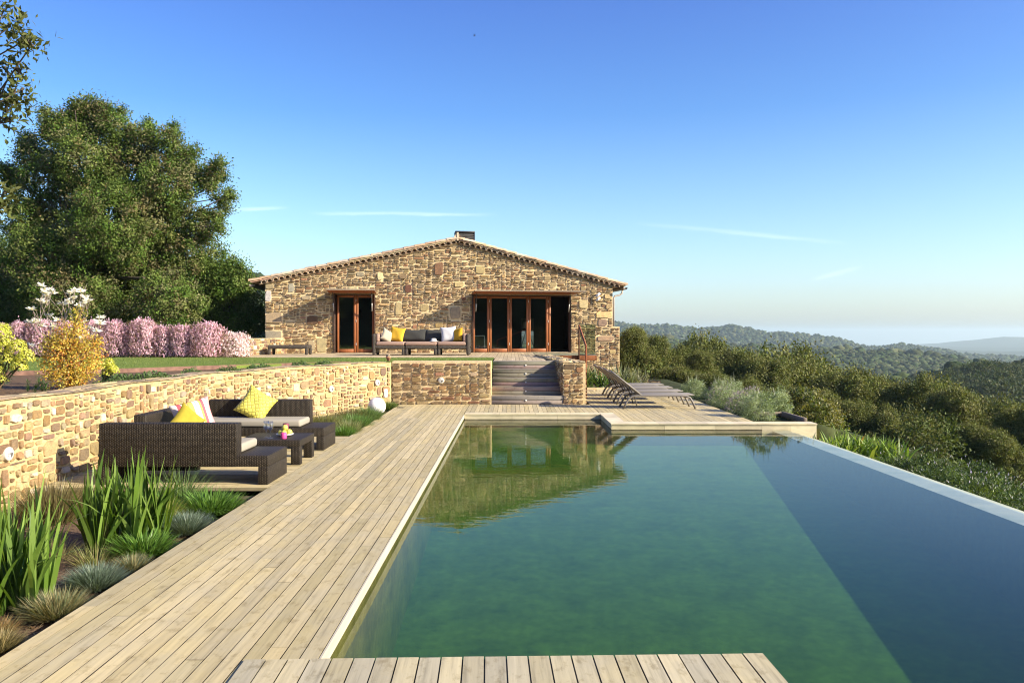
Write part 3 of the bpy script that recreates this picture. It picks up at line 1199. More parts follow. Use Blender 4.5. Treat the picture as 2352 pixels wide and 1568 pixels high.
# soil sheets
mb = MB()
for a, b in zip(WP[:-1], WP[1:]):
    if b.y > 2:
        mb.add([(a.x - .40, a.y, .93), (b.x - .40, b.y, .93), (b.x - 9, b.y + 3, .93), (a.x - 9, a.y + 3, .93)], [(0, 1, 2, 3)], (.16, .105, .065))
mb.add([(-5.3, -3, -.13), (PX0 - .01, -3, -.13), (PX0 - .01, 8.92, -.13), (-5.3, 8.92, -.13)], [(0, 1, 2, 3)], (.15, .10, .065))
mb.add([(-5.3, 13.28, -.10), (PX0 - .01, 13.28, -.10), (PX0 - .01, 19.24, -.10), (-5.3, 19.24, -.10)], [(0, 1, 2, 3)], (.12, .08, .05))
mb.add([(4.68, 15.5, -.05), (5.75, 15.5, -.06), (6.6, 30, -.3), (4.68, 30, -.05)], [(0, 1, 2, 3)], (.12, .085, .055))
mb.add([(1.0, 24.2, -.045), (4.7, 24.2, -.045), (4.7, 31, -.045), (1.0, 31, -.045)], [(0, 1, 2, 3)], (.12, .085, .055))
struct(mb.build('soil', M_soil))

# ------------------------------------------------------------------ house
house = thing('stone_house', 'low rubble stone house with clay tile gable roof and folding glass doors', 'house', (HC.x, HC.y, 0), math.atan2(HU.y, HU.x))
# house local: x along the front, y = inwards (back), z up ; outward offset o -> -y
RIDGE_U, HL = 6.88, 12.78
ZE, ZR = 3.50, 5.04


def roofz(u):
    return ZE + (ZR - ZE) * (u / RIDGE_U if u < RIDGE_U else (HL - u) / (HL - RIDGE_U))


def PH(s, z, o):
    return (s, -o, z)


D1 = (2.40, 3.89, TZ, 3.13)
D2 = (7.42, 11.17, TZ, 3.13)


def htop(s):
    return roofz(s) if s < HL else 1.95


mb = MB()
SPC = [(0.0, 2.05, .62, .40, (.46, .36, .2)), (0.0, 1.3, .6, .5, (.30, .26, .19)), (0, 2.82, .22, .42, (.52, .50, .46)), (0, 3.02 + .25, .3, .2, (.5, .4, .22)),
       (6.02, 3.82, .34, .50, (.24, .13, .08)), (4.95, 3.18, .26, .32, (.20, .09, .06)), (2.9, 3.22, .38, .18, (.5, .42, .25)), (1.25, 2.9, .36, .16, (.42, .34, .2)),
       (6.75, 3.4, .38, .2, (.48, .38, .2)), (7.55, 3.9, .36, .3, (.42, .32, .17)), (11.45, 2.62, .38, .34, (.42, .34, .2)), (12.1, 2.28, .66, .24, (.58, .42, .2)),
       (12.45, 3.0, .32, .2, (.54, .4, .2)), (12.5, 2.62, .27, .22, (.5, .38, .2)), (12.15, 1.38, .7, .24, (.46, .3, .2)), (12.2, 1.95, .38, .28, (.3, .2, .14)),
       (4.6, 2.35, .26, .5, (.50, .40, .22)), (5.5, 2.5, .34, .26, (.46, .37, .2)), (1.45, 2.0, .4, .34, (.18, .11, .06)), (6.6, 2.2, .42, .5, (.30, .24, .15)), (6.05, 1.9, .3, .2, (.38, .28, .13)),
       (1.8, 1.0, .36, .55, (.46, .38, .2)), (1.5, 1.05, .26, .4, (.4, .33, .19)), (3.2, 3.75, .3, .18, (.42, .37, .26)), (.8, 3.15, .22, .34, (.34, .32, .22)), (3.95, 3.62, .22, .3, (.5, .41, .24))]
masonry(mb, PH, 13.05, -.10, htop, .045, .030, PAL_TAN, 44, holes=(D1, D2, (-1, 10.9, -1, TZ)), relief=.04, gap=.021, sizes=[(.04, (4, 7), (4, 6)), (.30, (3, 5), (2, 3)), (.72, (4, 9), (2, 3)), (1.0, (3, 8), (1, 2))], breaks=(HL, RIDGE_U, 10.9), specials=SPC)
# reveals of the two openings, side and back walls (back window left open)
DEP = 7.6
wc = (.42, .34, .22)
for (a, b, lo, hi) in (D1, D2):
    mb.add([(a, 0, lo), (a, .4, lo), (a, .4, hi), (a, 0, hi)], [(0, 1, 2, 3)], wc)
    mb.add([(b, 0, lo), (b, .4, lo), (b, .4, hi), (b, 0, hi)], [(3, 2, 1, 0)], wc)
    mb.add([(a, 0, hi), (a, .4, hi), (b, .4, hi), (b, 0, hi)], [(0, 1, 2, 3)], wc)
mb.add([(0, 0, 0), (0, DEP, 0), (0, DEP, ZE), (0, 0, ZE)], [(0, 1, 2, 3)], wc)
mb.add([(HL, 0, -.6), (HL, DEP, -.6), (HL, DEP, ZE), (HL, 0, ZE)], [(0, 1, 2, 3)], wc)
mb.add([(13.05, 0, -.6), (13.05, .5, -.6), (13.05, .5, 1.95), (13.05, 0, 1.95), (HL, 0, 1.95), (HL, .5, 1.95), (HL, .5, -.6)], [(0, 1, 2, 3), (3, 2, 5, 4), (1, 2, 5, 6)], wc)
wall = mb.build('wall', M_stone, house)

# dark interior shell with a back window
mb = MB()
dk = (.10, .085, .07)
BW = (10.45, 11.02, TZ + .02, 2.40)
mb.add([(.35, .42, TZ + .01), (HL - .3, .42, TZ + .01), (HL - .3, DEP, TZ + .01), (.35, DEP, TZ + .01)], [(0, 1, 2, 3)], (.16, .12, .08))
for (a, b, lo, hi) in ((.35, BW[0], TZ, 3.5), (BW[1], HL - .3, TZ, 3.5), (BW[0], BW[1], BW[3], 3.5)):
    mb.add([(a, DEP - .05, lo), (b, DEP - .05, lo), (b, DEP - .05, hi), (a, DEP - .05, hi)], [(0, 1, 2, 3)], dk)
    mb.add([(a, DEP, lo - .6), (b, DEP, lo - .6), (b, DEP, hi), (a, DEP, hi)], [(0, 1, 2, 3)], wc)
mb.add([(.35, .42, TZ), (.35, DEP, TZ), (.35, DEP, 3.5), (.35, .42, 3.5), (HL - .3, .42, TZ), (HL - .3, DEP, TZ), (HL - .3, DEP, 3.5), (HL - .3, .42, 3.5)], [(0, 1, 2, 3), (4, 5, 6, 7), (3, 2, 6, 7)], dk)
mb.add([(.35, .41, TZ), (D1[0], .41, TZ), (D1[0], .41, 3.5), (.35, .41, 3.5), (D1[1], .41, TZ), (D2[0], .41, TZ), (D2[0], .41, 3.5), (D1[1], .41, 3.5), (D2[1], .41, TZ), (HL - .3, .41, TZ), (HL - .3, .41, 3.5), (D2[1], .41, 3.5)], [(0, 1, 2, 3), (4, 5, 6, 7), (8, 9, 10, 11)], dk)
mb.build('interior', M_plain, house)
m = MB()
m.box(BW[0] + .30, BW[0] + .36, DEP - .08, DEP - .02, BW[2], BW[3], (.05, .04, .035))
m.build('window_frame', M_wood, house)

# doors
WOODC = (.31, .105, .035)


def door_panel(u0, u1, o=-.16):
    y0, y1 = -o, -o + .055
    m = MB()
    sw = .085
    lo, hi = TZ + .012, 3.09
    m.rbox(u0 + .004, u0 + sw, y0, y1, lo, hi, .006, 1, WOODC)
    m.rbox(u1 - sw, u1 - .004, y0, y1, lo, hi, .006, 1, WOODC)
    m.rbox(u0 + sw + .001, u1 - sw - .001, y0 + .002, y1 - .002, lo, lo + .13, .006, 1, WOODC)
    m.rbox(u0 + sw + .001, u1 - sw - .001, y0 + .002, y1 - .002, hi - .09, hi, .006, 1, WOODC)
    d = m.build('door', M_wood, house)
    m = MB()
    m.box(u0 + sw - .004, u1 - sw + .004, y0 + .022, y0 + .028, lo + .12, hi - .08)
    m.build('pane', M_glass, d)
    for z in (1.25, 2.1, 2.85):
        m = MB()
        m.rbox(u1 - .008, u1 + .008, y0 - .012, y0 + .004, z, z + .09, .003, 1, (.72, .70, .66))
        m.build('hinge', M_paint, d)
    return d


for a, b in zip((7.46, 8.085, 8.846, 9.571), (8.085, 8.846, 9.571, 10.32)):
    door_panel(a, b)
m = MB()
m.rbox(10.324, 10.42, .16, .21, TZ + .012, 3.09, .006, 1, WOODC)
m.build('door', M_wood, house)
for a, b in ((2.50, 3.19), (3.19, 3.85)):
    door_panel(a, b)
sc_ = (.085, .05, .035)
for (a, b, lo, hi) in (D1, D2):
    m = MB()
    m.rbox(a - .0, a + .05, -.07, .35, lo, hi, .004, 1, sc_)
    m.rbox(b - .05, b, -.05 if b < 5 else .02, .35, lo, hi, .004, 1, sc_)
    m.rbox(a + .051, b - .051, .0, .35, hi - .045, hi + .0, .004, 1, sc_)
    m.rbox(a + .052, b - .052, .05, .35, TZ - .002, TZ + .011, .003, 1, (.30, .25, .19))
    m.build('door_frame', M_corten, house)

# awnings: timber flaps hinged above the doors
for (a, b, fa, fb) in ((2.24, 3.93, 2.24, 3.90), (7.40, 11.22, 7.42, 11.50)):
    m = MB()
    P_ = 1.12
    zb, zf = 3.145, 3.20
    vs = [(a, -.04, zb), (b, -.04, zb), (fb, -P_, zf), (fa, -P_, zf), (a, -.04, zb + .045), (b, -.04, zb + .045), (fb, -P_, zf + .045), (fa, -P_, zf + .045)]
    m.add(vs, [(3, 2, 1, 0)], (.34, .115, .045))
    m.add(vs, [(4, 5, 6, 7)], (.30, .25, .18))
    m.add(vs, [(0, 1, 5, 4), (1, 2, 6, 5), (3, 0, 4, 7)], (.22, .14, .085))
    m.add(vs, [(2, 3, 7, 6)], (.30, .24, .17))
    aw = m.build('awning', M_wood, house)
    for u in (a + .16, b - .16):
        m = MB()
        m.tube([(u, -.05, 2.52), (u, -.40, zb + .01)], .013, 8, (.10, .09, .08))
        m.tube([(u, -.055, 2.50), (u, -.20, 2.78)], .02, 8, (.55, .53, .5))
        m.build('gas_strut', M_steel, aw)


# roof
def slope_frame(side):
    """returns matrix: local t along slope from ridge down, y outwards(-), h normal"""
    if side < 0:
        a, b = Vector((RIDGE_U, 0, ZR)), Vector((0, 0, ZE))
    else:
        a, b = Vector((RIDGE_U, 0, ZR)), Vector((HL, 0, ZE))
    t = (b - a).normalized()
    h = Vector((0, 0, 1)) - t * t.z
    h.normalize()
    y = h.cross(t)
    return Matrix(((t.x, y.x, h.x, a.x), (t.y, y.y, h.y, a.y), (t.z, y.z, h.z, a.z), (0, 0, 0, 1))), (b - a).length, (1 if y.y > 0 else -1)


TILE = [(.50, .33, .20), (.56, .40, .26), (.46, .32, .21), (.60, .46, .32), (.42, .30, .20), (.53, .36, .21), (.50, .40, .30)]
mb = MB()
rr = random.Random(9)


def half_tile(m, M, t0, t1, y, h0, h1, r, col, n=8, th=.014):
    """barrel tile with its axis down the slope"""
    vs, fs = [], []
    for k, (t, h) in enumerate(((t0, h0), (t1, h1))):
        for q in range(n + 1):
            a = math.pi * q / n
            vs.append((t, y + r * math.cos(a), h + r * .85 * math.sin(a)))
        for q in range(n + 1):
            a = math.pi * q / n
            vs.append((t, y + (r - th) * math.cos(a), h + (r - th) * .85 * math.sin(a)))
    N = n + 1
    for q in range(n):
        fs += [(q, q + 1, 2 * N + q + 1, 2 * N + q), (N + q, 3 * N + q, 3 * N + q + 1, N + q + 1), (2 * N + q, 2 * N + q + 1, 3 * N + q + 1, 3 * N + q), (q, N + q, N + q + 1, q + 1)]
    fs += [(0, 2 * N, 3 * N, N), (n, N + n, 3 * N + n, 2 * N + n)]
    m.add(vs, fs, col, False, M)


for side in (-1, 1):
    M, L, ysg = slope_frame(side)
    LT = L + .52
    O = lambda o: -o * ysg          # outward offset -> local y
    # ledge tile course under the scallops
    def bx(t0, t1, o0, o1, h0, h1, col):
        y0, y1 = sorted((O(o0), O(o1)))
        mb.box(t0, t1, y0, y1, h0, h1, col, M)
    bx(0, LT - .32, -.25, .09, -.03, -.002, (.34, .24, .15))
    # scallop course: arched tile ends facing outwards
    n = int((LT - .3) / .21)
    for i in range(n):
        t = .04 + i * .21
        c = rr.choice(TILE)
        vs, fs = [], []
        K = 9
        for o in (.15, -.2):
            for (r, hh) in ((.100, .094), (.084, .078)):
                for q in range(K):
                    a = math.pi * q / (K - 1)
                    vs.append((t + .105 + r * math.cos(a), O(o), .0 + hh * math.sin(a)))
        for q in range(K - 1):
            fs += [(q, q + 1, K + q + 1, K + q), (q, 2 * K + q, 2 * K + q + 1, q + 1), (K + q, K + q + 1, 3 * K + q + 1, 3 * K + q)]
        mb.add(vs, fs, c, True, M)
        bx(t + .015, t + .195, -.02, -.004, .0, .07, (.20, .14, .085))
        # mortar spandrel
        vs = [(t, O(.125), .0), (t, O(.125), .10), (t + .21, O(.125), .10), (t + .21, O(.125), .0)] + [(t + .105 + .099 * math.cos(a), O(.125), .093 * math.sin(a)) for a in np.linspace(0, math.pi, 9)]
        mb.add(vs, [[1, 0] + [12, 11, 10, 9, 8], [2, 1, 8, 7, 6, 5, 4, 3]], (.50, .42, .29), False, M)
    # flat bedding course
    p = 0
    while p < LT - .1:
        q = min(p + .40, LT - .05)
        bx(p, q - .004, -.3, .17, .098, .128, tuple(v * rr.uniform(.85, 1.1) for v in (.50, .37, .23)))
        p = q
    # cover tiles, rows from the verge inwards
    for row in range(14):
        y = O(.10 - row * .235)
        t = LT - .0
        lift = .022 if row else 0
        while t > .05:
            t0 = max(t - .46, -.02)
            c = rr.choice(TILE)
            f = rr.uniform(.85, 1.15)
            half_tile(mb, M, t0, t, y + rr.uniform(-.01, .01), .132 + lift + rr.uniform(-.004, .006), .155 + lift + rr.uniform(-.004, .008), .098, tuple(v * f for v in c))
            t -= .40
    bx(-.01, LT - .06, -DEP - .4, -.05, .06, .125, (.45, .32, .2))
    for row in range(14, 34):
        half_tile(mb, M, 0, LT, O(.10 - row * .235), .14, .15, .098, rr.choice(TILE))
# ridge tiles
for k in range(19):
    y0 = -.17 + k * .42
    n = 9
    vs, fs = [], []
    for (y, r, dz) in ((y0, .135, .02), (y0 + .46, .115, 0)):
        for (q, rr_) in ((a, r) for a in range(n)):
            a = math.pi * q / (n - 1)
            vs.append((RIDGE_U + rr_ * math.cos(a), y, ZR + .15 + dz + rr_ * .95 * math.sin(a)))
    for q in range(n - 1):
        fs.append((q, q + 1, n + q + 1, n + q))
    fs.append(list(range(n)))
    mb.add(vs, fs, rr.choice(TILE), True)
mb.box(RIDGE_U - .035, RIDGE_U + .035, -.19, -.1, ZR + .06, ZR + .36, (.56, .46, .32))
roof = mb.build('roof', M_tile, house)
# flat raised tiles on the left slope
m = MB()
M, L, ysg = slope_frame(-1)
m.box(4.35, 4.95, -1.4 if ysg < 0 else .9, -.9 if ysg < 0 else 1.4, .22, .29, (.10, .085, .07), M)
m.build('roof_vent', M_steel, roof)
# louvred chimney cowl
m = MB()
cu, cyy = 7.42, 3.0
m.rbox(cu - .40, cu + .40, cyy, cyy + .7, 5.79, 5.86, .008, 1, (.045, .045, .045))
for k in range(7):
    z = 5.74 - k * .077
    m.add([(cu - .39, cyy + .03, z), (cu + .39, cyy + .03, z), (cu + .39, cyy - .0, z - .035), (cu - .39, cyy, z - .035)], [(0, 1, 2, 3)], (.20, .19, .17))
    m.add([(cu - .39, cyy + .03, z), (cu + .39, cyy + .03, z), (cu + .39, cyy + .10, z - .03), (cu - .39, cyy + .10, z - .03)], [(0, 1, 2, 3)], (.03, .03, .03))
for u in (cu - .395, cu + .375):
    m.box(u, u + .02, cyy, cyy + .7, 4.7, 5.785, (.05, .05, .05))
m.box(cu - .37, cu + .37, cyy + .12, cyy + .68, 4.7, 5.78, (.012, .012, .012))
m.build('chimney', M_steel, roof)
# gutters and downpipe
for side, u in ((-1, -.42), (1, HL + .42)):
    m = MB()
    n = 8
    vs, fs = [], []
    z = ZE - .02 - .06
    for y in (-.28, DEP):
        for q in range(n + 1):
            a = math.pi + math.pi * q / n
            vs.append((u + .085 * math.cos(a), y, z + .085 * math.sin(a)))
    for q in range(n):
        fs.append((q, q + 1, n + 1 + q + 1, n + 1 + q))
    fs.append(list(range(n + 1)))
    m.add(vs, fs, (.085, .07, .055), True)
    g_ = m.build('gutter', M_steel, house)
    if side > 0:
        m = MB()
        m.tube([(u, .12, z - .08), (u - .02, .12, z - .20), (u - .12, .1, z - .27), (HL + .10, .07, z - .31), (HL + .055, .05, z - .40), (HL + .05, .05, 1.96)], .032, 10, (.40, .33, .26))
        m.build('downpipe', M_paint, g_)
# spotlights under the verge
for (u, z, dx) in ((12.18, 3.16, .06), (12.19, 3.0, .05)):
    m = MB()
    m.tube([(u - .04, 0, z - .02), (u, -.10, z)], .022, 10, (.75, .74, .7))
    m.tube([(u - .08, -.10, z - .10), (u + dx, -.17, z + .05)], .045, 14, (.80, .79, .75))
    m.build('spotlight', M_paint, house)

# things inside
lp = thing('floor_lamp', 'tripod floor lamp with pale drum shade behind the folding glass doors', 'lamp', hp(9.86, -2.3, TZ))
m = MB()
m.lathe([(.15, 1.18), (.18, .92), (.175, .92), (.145, 1.18)], 24, (0, 0, 0), (.62, .58, .48))
m.build('lamp_shade', M_cloth, lp)
for k in range(3):
    a = k * 2.1 + .4
    m = MB()
    m.tube([(0, 0, .95), (.36 * math.cos(a), .36 * math.sin(a), 0)], [.012, .018], 8, (.52, .50, .44))
    m.build('leg', M_wood, lp)
st_ = thing('stool', 'pale small side table standing inside the left folding glass door', 'stool', hp(7.8, -.9, TZ))
m = MB()
m.rbox(-.26, .2, -.2, .2, .60, .64, .008, 2, (.55, .62, .50))
m.build('seat', M_paint, st_)
for (x, y) in ((-.24, -.18), (.18, -.18), (-.24, .18), (.18, .18)):
    m = MB()
    m.tube([(x, y, .6), (x * 1.1, y * 1.1, 0)], .016, 8, (.55, .62, .5))
    m.build('leg', M_paint, st_)

# low pale wall running forward from the left house corner
lw = thing('low_wall', 'low pale rubble wall running from the flower hedge to the house corner', 'wall', (-8.62, 25.3, TZ - .03))
mb = MB()
a, b = Vector((-.05, 0)), Vector((.52, 3.9))
L, P_ = seg(a, b)
masonry(mb, P_, L, 0, lambda s: .58, .065, .05, PAL_PALE, 71, sizes=[(.4, (2, 4), (2, 3)), (1.0, (2, 5), (1, 2))], relief=.02, gap=.022, mortar=(.60, .48, .28))
tn = (b - a).normalized()
nn = Vector((tn.y, -tn.x))
mb.prism([tuple(a), tuple(b), tuple(b - nn * .35), tuple(a - nn * .35)], -.05, .577, (.52, .42, .26))
mb.build('wall', M_stone, lw)

# low drystone wall behind the loungers
dw = thing('drystone_wall', 'low rough drystone wall behind the sun loungers, right of the house', 'wall', (4.1, 27.6, -.1))
mb = MB()
L, P_ = seg(Vector((0, .25)), Vector((1.0, 0)))
masonry(mb, P_, L, 0, lambda s: .27 - .1 * s, .06, .05, PAL_BROWN, 73, relief=.04, gap=.015, mortar=(.14, .11, .08))
mb.prism([(0, .25), (1, 0), (1, .3), (0, .55)], -.05, .16, (.3, .25, .17))
mb.build('wall', M_stone, dw)
# stone edging of the plant bed behind the loungers
mb = MB()
L, P_ = seg(Vector((1.9, 23.72)), Vector((4.0, 23.72)))
masonry(mb, P_, L, -.05, lambda s: .10, .09, .05, [(.40, .36, .28), (.34, .30, .24)], 75, relief=.03, gap=.012)
mb.box(1.9, 4.0, 23.74, 23.95, -.05, .09, (.38, .34, .26))
tag(mb.build('bed_edging', M_stone), 'low grey stone edging along the plant bed behind the loungers', 'edging')
mb = MB()
mb.rbox(5.05, 5.72, 16.9, 16.98, -.05, .05, .01, 1, (.17, .13, .095))
mb.rbox(5.64, 5.72, 15.6, 16.88, -.05, .06, .01, 1, (.17, .13, .095))
tag(mb.build('timber_edging', M_step), 'dark timber sleeper edging at the end of the pool platform', 'edging')
#PLANTS
# ------------------------------------------------------------------ foliage tools
def unit(n, r):
    v = r.normal(size=(n, 3))
    return v / np.linalg.norm(v, axis=1, keepdims=True)


def norm(v):
    return v / np.maximum(np.linalg.norm(v, axis=1, keepdims=True), 1e-6)


def leaf_quads(P, axis, nrm, L, W):
    L, W = np.asarray(L).reshape(-1, 1), np.asarray(W).reshape(-1, 1)
    side = norm(np.cross(axis, nrm))
    nn = norm(np.cross(side, axis))
    return np.stack([P - axis * L * .5, P + side * W * .5 - axis * L * .04 + nn * W * .12, P + axis * L * .5, P - side * W * .5 - axis * L * .04 + nn * W * .12], 1)


def leaf_cloud(lobes, dens, per, cr, L, W, pal, seed, shell=(.55, 1.03), up=.35, out=.7, jit=.9, cvar=.28, lvar=.3, gap=.0):
    """leaves gathered in clumps over the outer part of a set of ellipsoids (cx,cy,cz,rx,ry,rz)"""
    r = np.random.default_rng(seed)
    VV, CC, CL = [], [], []
    pal = np.array(pal)
    for lb in lobes:
        c, ra = np.array(lb[:3]), np.array(lb[3:6])
        n = max(10, int(dens * (ra[0] * ra[1] + ra[1] * ra[2] + ra[0] * ra[2]) / 3 * 4))
        d = unit(n, r)
        k = r.uniform(shell[0], shell[1], n) ** .7
        cp = c + d * ra * k[:, None]
        keep = r.random(n) > gap
        cp, d = cp[keep], d[keep]
        n = len(cp)
        CL.append(cp)
        idx = np.repeat(np.arange(n), per)
        crr = cr * r.uniform(.6, 1.25, n)
        P = cp[idx] + r.normal(size=(n * per, 3)) * (crr[idx, None] * .5)
        o = norm(P - c)
        ax = norm(o * .55 + unit(len(P), r) * jit + np.array([0, 0, .15]))
        oc = norm(P - cp[idx])
        nm = norm(o * out * .7 + oc * .8 + np.array([0, 0, up]) + unit(len(P), r) * .55)
        VV.append(leaf_quads(P, ax, nm, L * r.uniform(.6, 1.3, len(P)), W * r.uniform(.6, 1.3, len(P))))
        cc = pal[r.integers(0, len(pal), n)] * r.uniform(1 - cvar, 1 + cvar, (n, 1))
        CC.append(cc[idx] * r.uniform(1 - lvar, 1 + lvar, (len(P), 1)))
    return np.concatenate(VV), np.concatenate(CC), np.concatenate(CL)


def blade_quads(B, az, lean, curve, L, W, cols, segs=4, r=None, base_w=.55, taper=1.8):
    n = len(B)
    B = np.asarray(B, float)
    az, lean, curve, L, W = [np.broadcast_to(np.asarray(q, float), (n,)) for q in (az, lean, curve, L, W)]
    h = np.stack([np.cos(az), np.sin(az), np.zeros(n)], 1)
    tw = (r.uniform(-.9, .9, n) if r is not None else np.zeros(n)) + az + np.pi / 2
    side = np.stack([np.cos(tw), np.sin(tw), np.zeros(n)], 1)
    pts = [B]
    p = B.copy()
    for k in range(segs):
        th = lean + curve * (k + .5) / segs
        p = p + (h * np.sin(th)[:, None] + np.array([0, 0, 1.]) * np.cos(th)[:, None]) * (L / segs)[:, None]
        pts.append(p)
    VV, CC = [], []

    def wd(t):
        return (base_w + (1 - base_w) * min(1, t * 3)) * (1 - t ** taper) + .02
    for k in range(segs):
        w0, w1 = W * wd(k / segs) / 2, W * wd((k + 1) / segs) / 2
        VV.append(np.stack([pts[k] - side * w0[:, None], pts[k] + side * w0[:, None], pts[k + 1] + side * w1[:, None], pts[k + 1] - side * w1[:, None]], 1))
        CC.append(cols)
    return np.concatenate(VV), np.concatenate(CC)


def pick(pal, n, r, var=.25):
    return np.array(pal)[r.integers(0, len(pal), n)] * r.uniform(1 - var, 1 + var, (n, 1))


OAKPAL = [(.072, .13, .02), (.10, .157, .027), (.115, .17, .033), (.145, .19, .045), (.08, .145, .02), (.155, .18, .052)]


def gh(x, y):
    return float(ground_h(np.array([float(x)]), np.array([float(y)]))[0])


def limb(m, a, b, r0, r1, rr, col, n=5, sag=.15):
    a, b = Vector(a), Vector(b)
    L = (b - a).length
    pts, rs = [], []
    for k in range(n + 1):
        t = k / n
        p = a.lerp(b, t)
        if 0 < k < n:
            p += Vector((rr.uniform(-1, 1), rr.uniform(-1, 1), rr.uniform(-1, 1))) * L * .06
        p.z += math.sin(math.pi * t) * L * sag * .5
        pts.append(p)
        rs.append(r0 * (1 - t) + r1 * t)
    m.tube(pts, rs, 6, col)


BARK = (.11, .09, .07)


def tree(name, label, base, lobes, dens, per, cr, L, W, pal, seed, trunk_r=.3, group=None, gap=.05, **kw):
    """lobes in local coordinates around the base"""
    t = thing(name, label, 'tree', base, 0, group)
    V, C, CL = leaf_cloud(lobes, dens, per, cr, L, W, pal, seed, gap=gap, **kw)
    quads('crown', V, C, M_oakleaf, t)
    rr = random.Random(seed)
    m = MB()
    top = max(l[2] + l[5] for l in lobes)
    cx_ = sum(l[0] for l in lobes) / len(lobes)
    cy_ = sum(l[1] for l in lobes) / len(lobes)
    fork = Vector((cx_ * .5, cy_ * .5, top * .30))
    limb(m, (0, 0, -.4), fork, trunk_r, trunk_r * .75, rr, BARK, 6, 0)
    for l in lobes:
        limb(m, fork + Vector((rr.uniform(-.1, .1), rr.uniform(-.1, .1), rr.uniform(-.2, .2))), l[:3], trunk_r * (.30 if l[3] > .5 else .14), trunk_r * .05, rr, BARK)
    for k in range(min(60, len(CL))):
        c = Vector(CL[rr.randrange(len(CL))])
        l = min(lobes, key=lambda q: (Vector(q[:3]) - c).length)
        limb(m, l[:3], c, trunk_r * .10, .012, rr, BARK, 3)
    m.build('trunk', M_bark, t)
    return t


# ------------------------------------------------------------------ trees on the left
D0 = 30.0
LOB = [(205, 282, 40), (178, 268, 22), (235, 266, 22), (150, 298, 38), (118, 300, 24), (265, 300, 34), (325, 338, 38), (345, 308, 18), (393, 326, 22), (415, 378, 36), (474, 408, 28), (492, 388, 14), (68, 356, 30), (70, 330, 14), (40, 416, 26), (20, 396, 14),
       (112, 405, 46), (200, 375, 64), (292, 400, 62), (385, 430, 54), (468, 512, 32), (60, 486, 36), (150, 500, 64), (255, 515, 74), (362, 520, 66), (428, 575, 50), (115, 600, 74), (225, 620, 78), (340, 620, 72), (170, 690, 66), (285, 700, 62), (390, 690, 56),
       (215, 236, 13), (196, 244, 12), (171, 242, 11), (240, 250, 12), (277, 258, 11), (105, 264, 12), (118, 280, 14), (60, 318, 12), (8, 390, 12), (22, 405, 14), (22, 522, 14), (42, 540, 18), (337, 290, 11), (310, 305, 16), (404, 297, 11), (388, 308, 13), (447, 347, 12), (430, 352, 15), (504, 371, 12), (508, 405, 13), (480, 425, 15),
       (505, 455, 13), (525, 448, 13), (517, 474, 13), (500, 492, 12), (505, 520, 12), (480, 540, 16), (350, 470, 40), (90, 545, 40), (300, 570, 50)]
r_ = np.random.default_rng(5)
base = at(235, 765, D0)
base.z = .88
lobes = []
for (x, y, rp) in LOB:
    k = rp / F * D0
    dep = r_.uniform(-1.9, .9) * (1.2 if rp > 55 else .5)
    p = at(x, y, D0 + dep) - base
    k *= 1.12 if rp > 45 else 1.0
    lobes.append((p.x, p.y, p.z, k * 1.06, k * 1.15, k * 1.02))
tree('oak_tree', 'tall broad evergreen oak towering behind the pink flower hedge, left of the house', base, lobes, 48, 62, .28, .095, .052, [tuple(v * .93 for v in q) for q in OAKPAL + [(.19, .16, .07), (.20, .20, .09)]], 3, .34, 'trees behind the flower hedge', gap=.10, shell=(.4, 1.12), jit=1.1, cvar=.4)


def lobes_px(lst, D, base, spread=.8, seed=1):
    r = np.random.default_rng(seed)
    out = []
    for (x, y, rp) in lst:
        k = rp / F * D
        p = at(x, y, D + r.uniform(-spread, spread)) - base
        out.append((p.x, p.y, p.z, k, k * 1.1, k))
    return out


for (nm, lab, D, bx_, lst, sd) in (
    ('oak_tree', 'smaller bushy oak between the tall oak and the house corner', 31.5, 520, [(495, 610, 44), (470, 660, 55), (530, 650, 48), (520, 700, 50), (565, 690, 40), (580, 725, 34), (450, 715, 50), (500, 745, 40), (555, 750, 32), (595, 740, 24), (540, 620, 22)], 8),
    ('oak_tree', 'dark shaded oak at the left picture edge beside the tall oak', 34, -20, [(-40, 590, 60), (20, 600, 44), (50, 640, 50), (-20, 680, 66), (40, 700, 60), (90, 690, 45), (-80, 640, 70), (60, 750, 40)], 9)):
    b = at(bx_, 765, D)
    b.z = .88
    tree(nm, lab, b, lobes_px(lst, D, b, .9, sd), 34, 62, .34, .10, .055, OAKPAL, sd, .2, 'trees behind the flower hedge', gap=.12, shell=(.35, 1.15))

# near oak: only its branch ends reach into the picture at the top left
NB = Vector((-7.6, 8.2, .95))
nl = []
for (x, y, rp, D) in ((22, 62, 34, 7.6), (55, 95, 22, 7.5), (72, 105, 14, 7.4), (10, 20, 24, 7.7), (20, 175, 34, 7.6), (45, 160, 22, 7.5), (15, 225, 42, 7.7), (40, 235, 22, 7.5), (50, 205, 16, 7.5), (10, 275, 20, 7.6), (-75, 180, 60, 8), (-110, 60, 70, 8.4), (-120, 260, 70, 8.6), (8, 478, 10, 7.2), (14, 445, 10, 7.2)):
    p = at(x, y, D) - NB
    k = rp / F * D
    nl.append((p.x, p.y, p.z, k, k, k))
tree('oak_tree', 'overhanging oak branches with broad leaves at the top left picture corner', NB, nl, 150, 12, .14, .075, .030, [(.075, .09, .025), (.11, .12, .035), (.14, .15, .05), (.09, .11, .03)], 15, .12, None, gap=.3, shell=(.2, 1.0), up=.5)

